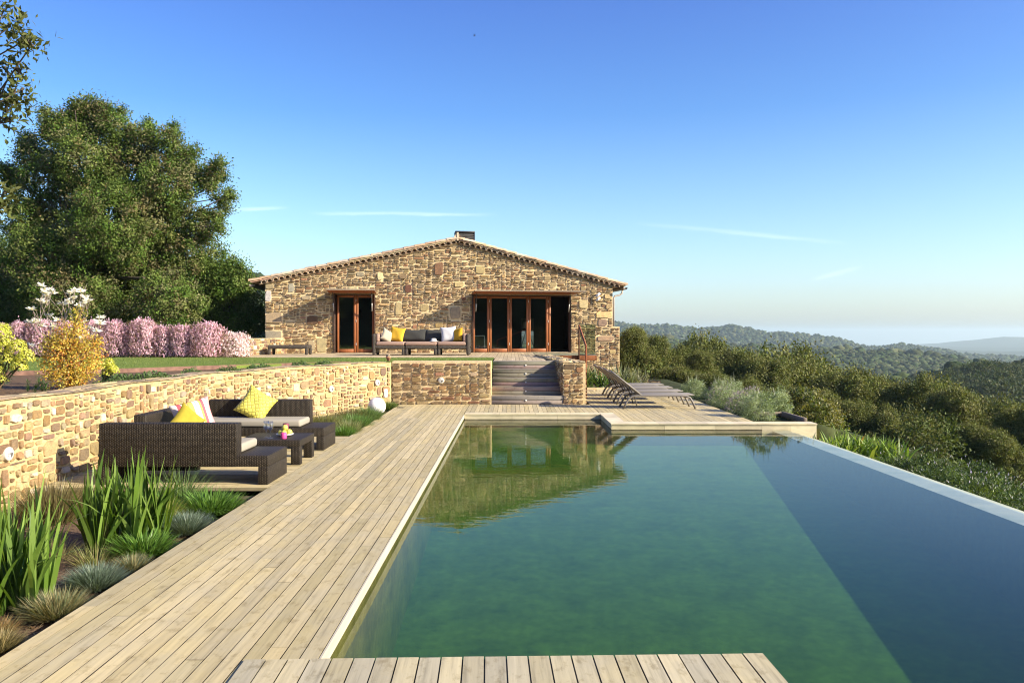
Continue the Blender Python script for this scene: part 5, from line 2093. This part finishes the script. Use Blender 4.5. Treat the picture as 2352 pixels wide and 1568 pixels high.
def dome(name, label, cat, x, y, z, rx, rz, n, pal, seed, group, L=.055, W=.016, flowers=None, spikes=0, dens=110, cl=.11):
    r = np.random.default_rng(seed)
    t = thing(name, label, cat, (x, y, z), 0, group)
    V, C, CL = leaf_cloud([(0, 0, 0, rx * .92, rx * .92, rz * .92), (rx * .3 * math.cos(seed), rx * .3 * math.sin(seed), rz * .35, rx * .6, rx * .6, rz * .62), (-rx * .35 * math.cos(seed), rx * .3, rz * .25, rx * .55, rx * .55, rz * .6)], dens, 42, cl, L, W, pal, seed, shell=(.7, 1.04), out=.5, jit=.7, cvar=.32)
    quads('foliage', V, C, M_leaf, t)
    d = unit(n, r)
    d[:, 2] = np.abs(d[:, 2])
    lump = 1 + .10 * np.sin(d[:, 0] * 7 + seed) + .09 * np.sin(d[:, 1] * 8 + d[:, 2] * 6 + seed * 2)
    P = d * np.array([rx, rx, rz]) * (lump * r.uniform(.62, 1.03, n) ** .5)[:, None]
    ax = norm(d + unit(n, r) * .6 + np.array([0, 0, .4]))
    if flowers:
        k, fp = flowers
        d = unit(k, r)
        d[:, 2] = np.abs(d[:, 2])
        d = norm(d + r.normal(size=3) * .2)
        d[:, 2] = np.abs(d[:, 2])
        P = d * np.array([rx, rx, rz]) * r.uniform(.97, 1.12, (k, 1))
        quads('flowers', leaf_quads(P, norm(d + unit(k, r) * .5 + np.array([0, 0, .5])), unit(k, r), r.uniform(.03, .06, k), r.uniform(.012, .022, k)), pick(fp, k, r, .2), M_petal, t)
    if spikes:
        d = unit(spikes, r) * .6
        B = np.stack([d[:, 0] * rx, d[:, 1] * rx, np.full(spikes, rz * .8)], 1)
        v, c = blade_quads(B, r.uniform(0, 6.28, spikes), r.uniform(0, .3, spikes), .1, r.uniform(.15, .3, spikes), .014, pick([(.30, .32, .26), (.26, .28, .2)], spikes, r), 2)
        quads('flower_spikes', v, c, M_leaf, t)
    return t


GL = 'lavender bushes along the lounger deck'
MAU = [(.36, .30, .36), (.42, .36, .40), (.30, .26, .30)]
for i, (lab, x, y, rx, rz, fl, spk) in enumerate((
        ('large round grey green lavender bush nearest the pool corner', 5.02, 16.45, .38, .60, None, 6), ('lavender bush behind the nearest one, at the deck corner', 5.62, 17.2, .36, .56, None, 4), ('mauve tinged lavender bush left of the large round one', 5.0, 17.55, .34, .46, (500, MAU), 8),
        ('lavender bush in the middle of the row with pale mauve tips', 5.5, 18.5, .36, .50, (600, MAU), 6), ('low grey lavender beside the foot of the second lounger', 5.0, 19.1, .36, .46, (200, MAU), 5), ('spiky topped lavender bush behind the loungers foot ends', 5.3, 20.3, .42, .56, (150, MAU), 14), ('farthest grey green lavender bush in the row', 4.95, 21.9, .44, .54, None, 10), ('lavender bush at the outer side of the far end of the row', 5.75, 21.5, .44, .56, None, 8))):
    dome('lavender_bush', lab, 'shrub', x, y, -.06, rx, rz, 6500, LAV, 200 + i, GL, .038, .013, fl, spk, 170, .085)

GR = 'flowering rosemary bushes below the pool overflow edge'
ROS = [(.05, .085, .022), (.08, .125, .032), (.11, .16, .042), (.06, .10, .028)]
for i, y in enumerate((4.6, 5.8, 7.1, 8.3, 9.6, 10.9, 12.1, 13.3)):
    x = 6.55 + .12 * math.sin(i * 2.1)
    zt = -.27 + .03 * math.cos(i * 1.7) - (.02 * (6 - i) if i < 6 else 0)
    for j, xx in enumerate((x, x + 1.05)):
        n_ = i * 2 + j
        lab = ('dark green rosemary bush with lilac flowers against the overflow edge, %s from the near end' if j == 0 else 'outer rosemary bush behind the edge row, %s from the near end') % ORD[i]
        dome('rosemary_bush', lab, 'shrub', xx, y + .5 * j, -1.25 - .25 * j, .86, (zt + 1.27), 9500, ROS, 230 + n_, GR, .055, .019, (110, [(.50, .46, .62), (.60, .58, .70), (.42, .38, .55)]), 0, 105, .13)
# agapanthus leaves at the pool corner
r_ = np.random.default_rng(260)
for i, (lab, x, y, n) in enumerate((('broad strap leaved agapanthus clump beside the end of the pool wall', 6.1, 14.9, 240), ('sunlit agapanthus clump with one orange leaf behind the rosemary', 6.6, 14.7, 240), ('agapanthus clump at the corner behind the pool end wall', 6.3, 16.2, 130))):
    B = np.stack([r_.normal(0, .22, n), r_.normal(0, .22, n), np.zeros(n)], 1)
    col = pick([(.17, .27, .04), (.22, .33, .06), (.28, .36, .09), (.13, .22, .04)], n, r_)
    if i == 1:
        col[0] = (.6, .2, .05)
    v, c = blade_quads(B, r_.uniform(0, 6.28, n), r_.uniform(.05, .6, n), r_.uniform(.2, 1.0, n), r_.uniform(.34, .55, n), r_.uniform(.032, .046, n), col, 5, r_, .8, 3.5)
    tag(quads('agapanthus', v, c, M_blade, None, (x, y, -.62 - .15 * (x > 6.8))), lab, 'plant', 'agapanthus clumps by the pool corner')
for i, (lab, x, y, n, L, w, pal) in enumerate((('dark green strap leaved plant behind the stone pier and first lounger back', 2.2, 24.4, 70, .85, .07, [(.08, .14, .035), (.12, .19, .05), (.18, .24, .08)]), ('dark strap leaved plant in the stone edged bed under the house corner', 2.75, 24.6, 60, .8, .07, [(.07, .12, .03), (.11, .17, .045)]),
                                               ('pale edged yucca with stiff narrow leaves below the house corner', 3.45, 25.2, 110, .8, .045, [(.24, .27, .15), (.32, .33, .2), (.18, .22, .11)]), ('yucca with drooping pale leaves left of the low drystone wall', 3.95, 25.6, 100, .75, .04, [(.26, .28, .16), (.34, .33, .2), (.2, .22, .12)]))):
    r_ = np.random.default_rng(270 + i)
    B = np.stack([r_.normal(0, .12, n), r_.normal(0, .12, n), r_.uniform(0, .12, n)], 1)
    v, c = blade_quads(B, r_.uniform(0, 6.28, n), r_.uniform(.1, 1.1, n), r_.uniform(0, .5, n), L * r_.uniform(.6, 1.1, n), w, pick(pal, n, r_), 5, r_, .6, 2.2)
    tag(quads('yucca' if i > 1 else 'strap_leaf_plant', v, c, M_blade, None, (x, y, -.06)), lab, 'plant', 'spiky plants below the house corner')
for i, (lab, x, y) in enumerate((('yellow green low bush on the slope behind the pool corner', 6.6, 18.3), ('yellow green low bush farther along the slope behind the lavender', 7.3, 19.6))):
    dome('slope_bush', lab, 'shrub', x, y, gh(x, y) - .05, .8, .75, 3500, [(.10, .13, .03), (.15, .17, .04), (.2, .19, .06)], 290 + i, 'low bushes behind the lavender', .07, .04, None, 0, 60, .16)
#FURN
# ------------------------------------------------------------------ rattan sofas at the pool
GREY = (.33, .30, .24)


def sofa_bench(name, label, x0, y0, back_far):
    t = thing(name, label, 'sofa', (x0, y0, 0), 0, 'rattan sofas on the platform by the pool')
    m = MB()
    m.rbox(0, 1.90, 0, .76, .20, .326, .008, 2)
    m.build('seat_frame', M_rattan, t)
    for a, b in ((0, .115), (1.785, 1.90)):
        m = MB()
        m.rbox(a + .001, b - .001, .001, .759, 0, .2, .006, 2)
        m.build('leg', M_rattan, t)
    y = (.60, .76) if back_far else (0, .16)
    m = MB()
    m.rbox(-.003, 1.55, y[0] - .004, y[1] + .003, .198, .685, .012, 2)
    m.build('backrest', M_rattan, t)
    c = (.02, .59) if back_far else (.17, .74)
    m = MB()
    m.rbox(.02, 1.55, c[0], c[1], .330, .435, .035, 4, GREY)
    m.build('cushion', M_fabric, t)
    m = MB()
    m.tube([(.93, .1, 0), (.93, .1, .2)], .013, 8, (.03, .03, .03))
    m.build('support_leg', M_steel, t)
    return t


sofa_bench('rattan_sofa', 'dark rattan sofa with its tall back to the irises, nearest the camera', -4.64, 9.05, False)
sofa_bench('rattan_sofa', 'dark rattan sofa facing the camera with one textured yellow cushion', -4.63, 11.70, True)
t = thing('rattan_sofa', 'dark rattan corner seat against the stone wall holding the striped cushion', 'sofa', (-4.70, 9.98, 0), 0, 'rattan sofas on the platform by the pool')
m = MB()
m.rbox(0, .80, .0, 1.24, .20, .326, .008, 2)
m.build('seat_frame', M_rattan, t)
for a, b in ((0, .115), (1.125, 1.24)):
    m = MB()
    m.rbox(.001, .799, a + .001, b - .001, 0, .2, .006, 2)
    m.build('leg', M_rattan, t)
m = MB()
m.rbox(.001, .15, .02, 1.22, .328, .685, .012, 2)
m.build('backrest', M_rattan, t)
m = MB()
m.rbox(.16, .80, .02, 1.22, .330, .435, .035, 4, GREY)
m.build('cushion', M_fabric, t)

t = thing('coffee_table', 'square dark rattan coffee table with glasses and fruit between the sofas', 'table', (-3.55, 10.39, 0))
m = MB()
m.rbox(0, .815, 0, .75, .235, .323, .008, 2)
m.build('tabletop', M_rattan, t)
for x in (0, .695):
    for y in (0, .63):
        m = MB()
        m.rbox(x + .001, x + .119, y + .001, y + .119, 0, .235, .006, 2)
        m.build('leg', M_rattan, t)

TT_ = .323
for i, (x, y, lab) in enumerate(((-3.235, 10.60, 'clear wine glass on the rattan table, the one farther left'), (-3.165, 10.55, 'clear wine glass on the rattan table, nearer the pink candle'))):
    o = thing('wine_glass', lab, 'glass', (x, y, TT_), 0, 'wine glasses on the rattan table')
    m = MB()
    m.lathe([(.0, .002), (.034, .002), (.036, .004), (.008, .010), (.004, .02), (.004, .10), (.010, .108), (.030, .125), (.041, .155), (.040, .185), (.033, .225), (.0315, .225), (.038, .185), (.039, .157), (.028, .128), (0, .112)], 28, (0, 0, 0), (1, 1, 1))
    m.build('bowl', M_goblet, o)
m = MB()
m.lathe([(0, 0), (.037, 0), (.038, .004), (.038, .074), (.033, .080), (.012, .074), (0, .074)], 24, (0, 0, 0), (.70, .07, .26))
o = tag(m.build('candle', M_wax, None, (-2.985, 10.53, TT_)), 'short bright pink candle in front of the fruit plate', 'candle')
m = MB()
m.lathe([(0, 0), (.038, 0), (.039, .004), (.039, .140), (.034, .147), (.014, .138), (0, .138)], 24, (0, 0, 0), (.20, .025, .06))
tag(m.build('candle', M_wax, None, (-3.09, 11.0, TT_)), 'taller dark red candle behind the fruit plate', 'candle')
m = MB()
m.lathe([(0, .006), (.05, .006), (.085, .022), (.115, .034), (.116, .030), (.09, .012), (.05, 0), (0, 0)], 32, (0, 0, 0), (.80, .80, .76))
tag(m.build('plate', M_china, None, (-3.045, 10.80, TT_)), 'white plate holding yellow fruit on the rattan table', 'plate')
for i, (dx, dy, dz, r, lab) in enumerate(((-.052, .0, .048, .042, 'yellow green fruit at the left of the plate'), (.058, -.005, .050, .043, 'yellow green fruit at the right of the plate'), (.0, -.045, .046, .040, 'yellow fruit at the front of the plate behind the pink candle'), (.002, .048, .05, .042, 'yellow fruit at the back of the plate'), (.0, -.004, .110, .042, 'yellow green fruit on top of the pile'))):
    m = MB()
    prof = [(0, -r)] + [(r * math.sin(a) * (1 if a < 1.9 else 1 - .1 * (a - 1.9)), -r * math.cos(a) * (1.05 if a > 1.6 else 1)) for a in np.linspace(.2, 3.0, 12)] + [(0, r * .98)]
    m.lathe(prof, 18, (0, 0, 0), (.56, .52, .10) if i != 3 else (.6, .48, .10))
    tag(m.build('fruit', M_fruit, None, (-3.045 + dx, 10.80 + dy, TT_ + dz)), lab, 'fruit', 'fruit on the white plate')

# cushions ---------------------------------------------------------
def m_scales(name):
    t = NT(name)
    v = t.coord('Object', (1, 0, 1), (0, R(38), 0))
    vo = t.new('ShaderNodeTexVoronoi', feature='DISTANCE_TO_EDGE')
    t.l.new(v, vo.inputs['Vector'])
    vo.inputs['Scale'].default_value = 19
    vo.inputs['Randomness'].default_value = .35
    f = t.ramp(vo.outputs['Distance'], [(.03, g3(.42)), (.13, g3(1.0))])
    t.base(t.mix(1.0, t.attr(), f, 'MULTIPLY'), .5, .35)
    t.bump(t.ramp(vo.outputs['Distance'], [(0, g3(0)), (.2, g3(1))]), .6, .006)
    return t.m


def m_stripes(name):
    t = NT(name)
    tcn = t.new('ShaderNodeTexCoord')
    s = t.new('ShaderNodeSeparateXYZ')
    t.l.new(tcn.outputs['Object'], s.inputs[0])
    f = t.math('MULTIPLY_ADD', s.outputs[0], 2.2)
    t.n[f.node.name].inputs[2].default_value = .5
    r = t.new('ShaderNodeValToRGB')
    t.l.new(f, r.inputs[0])
    r.color_ramp.interpolation = 'CONSTANT'
    st = [(0, (.78, .68, .60)), (.10, (.62, .10, .12)), (.22, (.80, .70, .55)), (.26, (.72, .50, .10)), (.34, (.85, .78, .66)), (.38, (.70, .30, .08)), (.42, (.80, .66, .12)), (.54, (.85, .80, .70)), (.60, (.22, .50, .58)), (.63, (.85, .80, .7)), (.70, (.72, .46, .12)), (.76, (.62, .12, .14)), (.84, (.84, .76, .66)), (.92, (.7, .3, .3))]
    e = r.color_ramp.elements
    while len(e) < len(st):
        e.new(.5)
    for x, (p, c) in zip(e, st):
        x.position = p
        x.color = (*c, 1)
    t.base(r.outputs[0], .9, .15)
    return t.m


def pillow(label, loc, rot, w, h, th, col, mat, group=None, seed=0):
    m = MB()
    m.pillow(w, h, th, None, col)
    o = m.build('cushion', mat, None, loc)
    o.rotation_euler = tuple(R(a) for a in rot)
    return tag(o, label, 'cushion', group)


GP = 'loose cushions on the pool sofas'
pillow('yellow scale patterned cushion leaning on the back of the far rattan sofa', (-3.86, 12.14, .62), (-24, 31, 4), .47, .47, .16, (.62, .55, .10), m_scales('scaled_fabric'), GP)
pillow('colourful striped cushion on the corner seat, behind the mustard one', (-4.20, 10.62, .60), (-16, -12, 40), .52, .44, .16, (1, 1, 1), m_stripes('striped_fabric'), GP)
pillow('mustard velvet cushion peeking over the near sofa back', (-4.18, 10.36, .555), (-20, 42, 40), .38, .38, .14, (.33, .265, .03), M_cloth, GP)

# ------------------------------------------------------------------ globe lamp, pot
m = MB()
rr_ = .195
m.lathe([(0, -rr_)] + [(rr_ * math.sin(a), -rr_ * math.cos(a)) for a in np.linspace(.1, math.pi - .05, 22)] + [(0, rr_)], 36, (0, 0, 0), (.84, .82, .78))
tag(m.build('globe_lamp', M_paint, None, (-2.93, 17.45, .115)), 'white globe garden lamp in the grass near the wall corner', 'lamp')
pt = thing('flower_pot', 'small terracotta pot on the wall corner holding a cactus', 'pot', (-2.98, 19.42, 1.03))
m = MB()
m.lathe([(0, 0), (.036, 0), (.052, .075), (.060, .077), (.062, .103), (.052, .104), (.048, .09), (0, .088)], 22, (0, 0, 0), (.50, .25, .15))
m.build('pot', M_clay, pt)
m = MB()
for (x, y, z, r) in ((0, 0, .118, .042), (-.03, .01, .12, .028), (.03, 0, .115, .03), (.01, .0, .145, .026)):
    m.lathe([(0, -r)] + [(r * math.sin(a), -r * math.cos(a)) for a in np.linspace(.3, 2.8, 7)] + [(0, r)], 12, (x, y, z), (.28, .22, .15))
tag(m.build('cactus', M_plain, None, (-2.98, 19.42, 1.03)), 'small brownish cactus growing in the terracotta pot', 'plant')
m = MB()
m.tube([(-.07, 0, .006), (-.05, -.05, .006), (0, -.07, .006), (.06, -.06, .006), (.09, 0, .006), (.05, .05, .006), (-.04, .05, .006), (-.07, .0, .006)], .006, 6, (.05, .05, .045))
tag(m.build('cable_loop', M_plain, None, (-2.55, 18.4, .0)), 'thin dark cable loop lying on the deck by the bed corner', 'cable')

# ------------------------------------------------------------------ terrace sofa
BR2 = (1, 1, 1)
MAUVE = (.36, .245, .19)
GT = 'sofa modules on the terrace'


def tsofa(label, x, w, arm):
    t = thing('terrace_sofa', label, 'sofa', (x, 26.15, TZ), 0, GT)
    d = .85
    for lx in (0, w - .10):
        for ly in (0, d - .10):
            m = MB()
            m.rbox(lx, lx + .10, ly, ly + .10, 0, .22, .04, 4)
            m.build('leg', M_rattan2, t)
    m = MB()
    m.rbox(0, w, 0, d, .20, .32, .045, 4)
    m.build('seat_frame', M_rattan2, t)
    m = MB()
    m.rbox(.0, w, d - .11, d, .30, .70, .04, 4)
    m.build('backrest', M_rattan2, t)
    ca, cb = .01, w - .01
    if arm == 'l':
        ca = .12
    if arm == 'r':
        cb = w - .12
    m = MB()
    m.rbox(ca, cb, -.005, d - .12, .322, .445, .04, 4, MAUVE)
    m.build('seat_cushion', M_fabric, t)
    if arm:
        x0 = 0 if arm == 'l' else w - .11
        m = MB()
        m.rbox(x0, x0 + .11, -.01, d, .0 + .05, .70, .045, 4)
        m.build('armrest', M_rattan2, t)
        x1 = .115 if arm == 'l' else w - .22
        m = MB()
        m.rbox(x1, x1 + .11, .02, d - .14, .45, .70, .04, 4, MAUVE)
        m.build('arm_cushion', M_fabric, t)
    return t


tsofa('grey rattan terrace sofa module with left arm and beige and yellow cushions', -4.54, 1.05, 'l')
tsofa('armless middle module of the terrace sofa with a white hat on it', -3.48, 1.04, None)
tsofa('grey rattan terrace sofa module with right arm and pale grey cushion', -2.43, 1.05, 'r')
DKG = (.055, .055, .05)
GTC = 'cushions on the terrace sofa'
ZS = TZ + .445
pillow('wide charcoal back cushion in the middle of the terrace sofa', (-3.30, 26.82, ZS + .20), (-14, 0, 0), 1.02, .42, .2, DKG, M_cloth, GTC)
pillow('charcoal back cushion behind the white hat', (-2.60, 26.82, ZS + .20), (-14, 0, 0), .62, .42, .2, DKG, M_cloth, GTC)
pillow('bright yellow square cushion on the left terrace sofa module', (-3.79, 26.55, ZS + .23), (-16, 9, -8), .50, .50, .17, (.62, .37, .035), M_cloth, GTC)
pillow('beige cushion leaning at the left arm of the terrace sofa', (-4.10, 26.42, ZS + .19), (-12, 28, 38), .42, .42, .15, (.40, .36, .27), M_cloth, GTC)
pillow('pale grey square cushion on the right terrace sofa module', (-2.09, 26.55, ZS + .24), (-16, -5, 6), .52, .52, .17, (.52, .52, .53), M_cloth, GTC)
pillow('mustard yellow cushion between grey cushion and right arm', (-1.80, 26.5, ZS + .21), (-12, -9, -36), .44, .46, .16, (.58, .33, .025), M_cloth, GTC)
m = MB()
m.lathe([(0, .105), (.05, .105), (.085, .085), (.092, .03), (.095, .012), (.16, .004), (.165, .008), (.10, .018)], 28, (0, 0, 0), (.80, .76, .68))
tag(m.build('sun_hat', M_cloth, None, (-2.56, 26.30, ZS + .002)), 'white brimmed sun hat lying on the middle of the terrace sofa', 'hat')
# low rattan table by the house
t = thing('low_table', 'low grey rattan bench table in front of the house wall at left', 'table', (-8.13, 26.75, TZ))
m = MB()
m.rbox(0, 1.34, 0, .62, .20, .325, .04, 4)
m.build('tabletop', M_rattan2, t)
for x in (0, 1.24):
    for y in (0, .52):
        m = MB()
        m.rbox(x, x + .10, y, y + .10, 0, .22, .04, 4)
        m.build('leg', M_rattan2, t)

# ------------------------------------------------------------------ sun loungers
GLo = 'sun loungers in a row on the lounger deck'
FR = (.20, .18, .155)
SLG = (.26, .235, .20)


def lounger(label, y):
    t = thing('sun_lounger', label, 'lounger', (2.50, y, .0), 0, GLo)
    Wd = .62
    for yy in (0, Wd):
        m = MB()
        m.tube([(.0, yy, 0), (.07, yy, .14), (.14, yy, .24), (.22, yy, .285), (.34, yy, .293), (1.30, yy, .293), (1.42, yy, .285), (1.50, yy, .25), (1.56, yy, .15), (1.625, yy, 0)], .024, 10, FR)
        m.build('side_frame', M_paint, t)
    m = MB()
    m.rbox(.36, 1.60, -.005, Wd + .005, .297, .322, .010, 2, SLG)
    m.build('seat', M_fabric, t)
    # raised back
    a, b = Vector((.40, 0, .315)), Vector((-.24, 0, .82))
    d = (b - a)
    n = Vector((-d.z, 0, d.x)).normalized() * .012
    m = MB()
    m.add([a + n + Vector((0, .02, 0)), b + n + Vector((0, .02, 0)), b + n + Vector((0, Wd - .02, 0)), a + n + Vector((0, Wd - .02, 0)), a - n + Vector((0, .02, 0)), b - n + Vector((0, .02, 0)), b - n + Vector((0, Wd - .02, 0)), a - n + Vector((0, Wd - .02, 0))],
          [(0, 1, 2, 3), (7, 6, 5, 4), (0, 4, 5, 1), (1, 5, 6, 2), (2, 6, 7, 3), (3, 7, 4, 0)], SLG)
    bk = m.build('backrest', M_fabric, t)
    m = MB()
    m.tube([(.40, 0, .315), (-.22, 0, .805), (-.245, .03, .825), (-.245, Wd - .03, .825), (-.22, Wd, .805), (.40, Wd, .315)], .020, 8, FR)
    m.build('back_frame', M_paint, bk)
    m = MB()
    q = a.lerp(b, .45)
    m.tube([(q.x, .0, q.z - .02), (q.x, Wd, q.z - .02)], .014, 8, FR)
    m.build('back_bar', M_paint, bk)
    for yy in (.03, Wd - .03):
        m = MB()
        m.tube([(q.x, yy, q.z - .02), (q.x + .13, yy, .30), (q.x + .20, yy, .06)], .013, 8, (.10, .09, .08))
        m.build('support_strut', M_paint, t)
    m = MB()
    m.tube([(.22, 0, .25), (.22, Wd, .25)], .016, 8, FR)
    m.build('cross_bar', M_paint, t)
    m = MB()
    m.tube([(1.42, 0, .26), (1.42, Wd, .26)], .016, 8, FR)
    m.build('cross_bar', M_paint, t)
    return t


L0 = lounger('taupe sun lounger nearest the pool, first of the row', 18.1)
for y, lab in ((19.28, 'taupe sun lounger second from the pool'), (20.5, 'taupe sun lounger third from the pool'), (21.7, 'taupe sun lounger farthest from the pool, next to the spiky plants')):
    c = copy_tree(L0)
    c.location = (2.50, y, 0)
    c['label'] = lab

# a bird high in the sky
bd = at(1090, 82, 38)
m = MB()
m.lathe([(0, -.06), (.012, -.05), (.02, -.01), (.018, .03), (.006, .055), (0, .06)], 10, (0, 0, 0), (.03, .03, .03), Matrix.Rotation(R(60), 4, 'Y'))
m.add([(0, 0, .01), (.03, .0, .012), (-.03, .09, .045), (-.05, .09, .045)], [(0, 1, 2, 3)], (.03, .03, .03))
m.add([(0, 0, .01), (.03, .0, .012), (-.03, -.09, .045), (-.05, -.09, .045)], [(3, 2, 1, 0)], (.03, .03, .03))
tag(m.build('bird', M_plain, None, tuple(bd)), 'tiny dark bird in the blue sky above the house', 'bird')
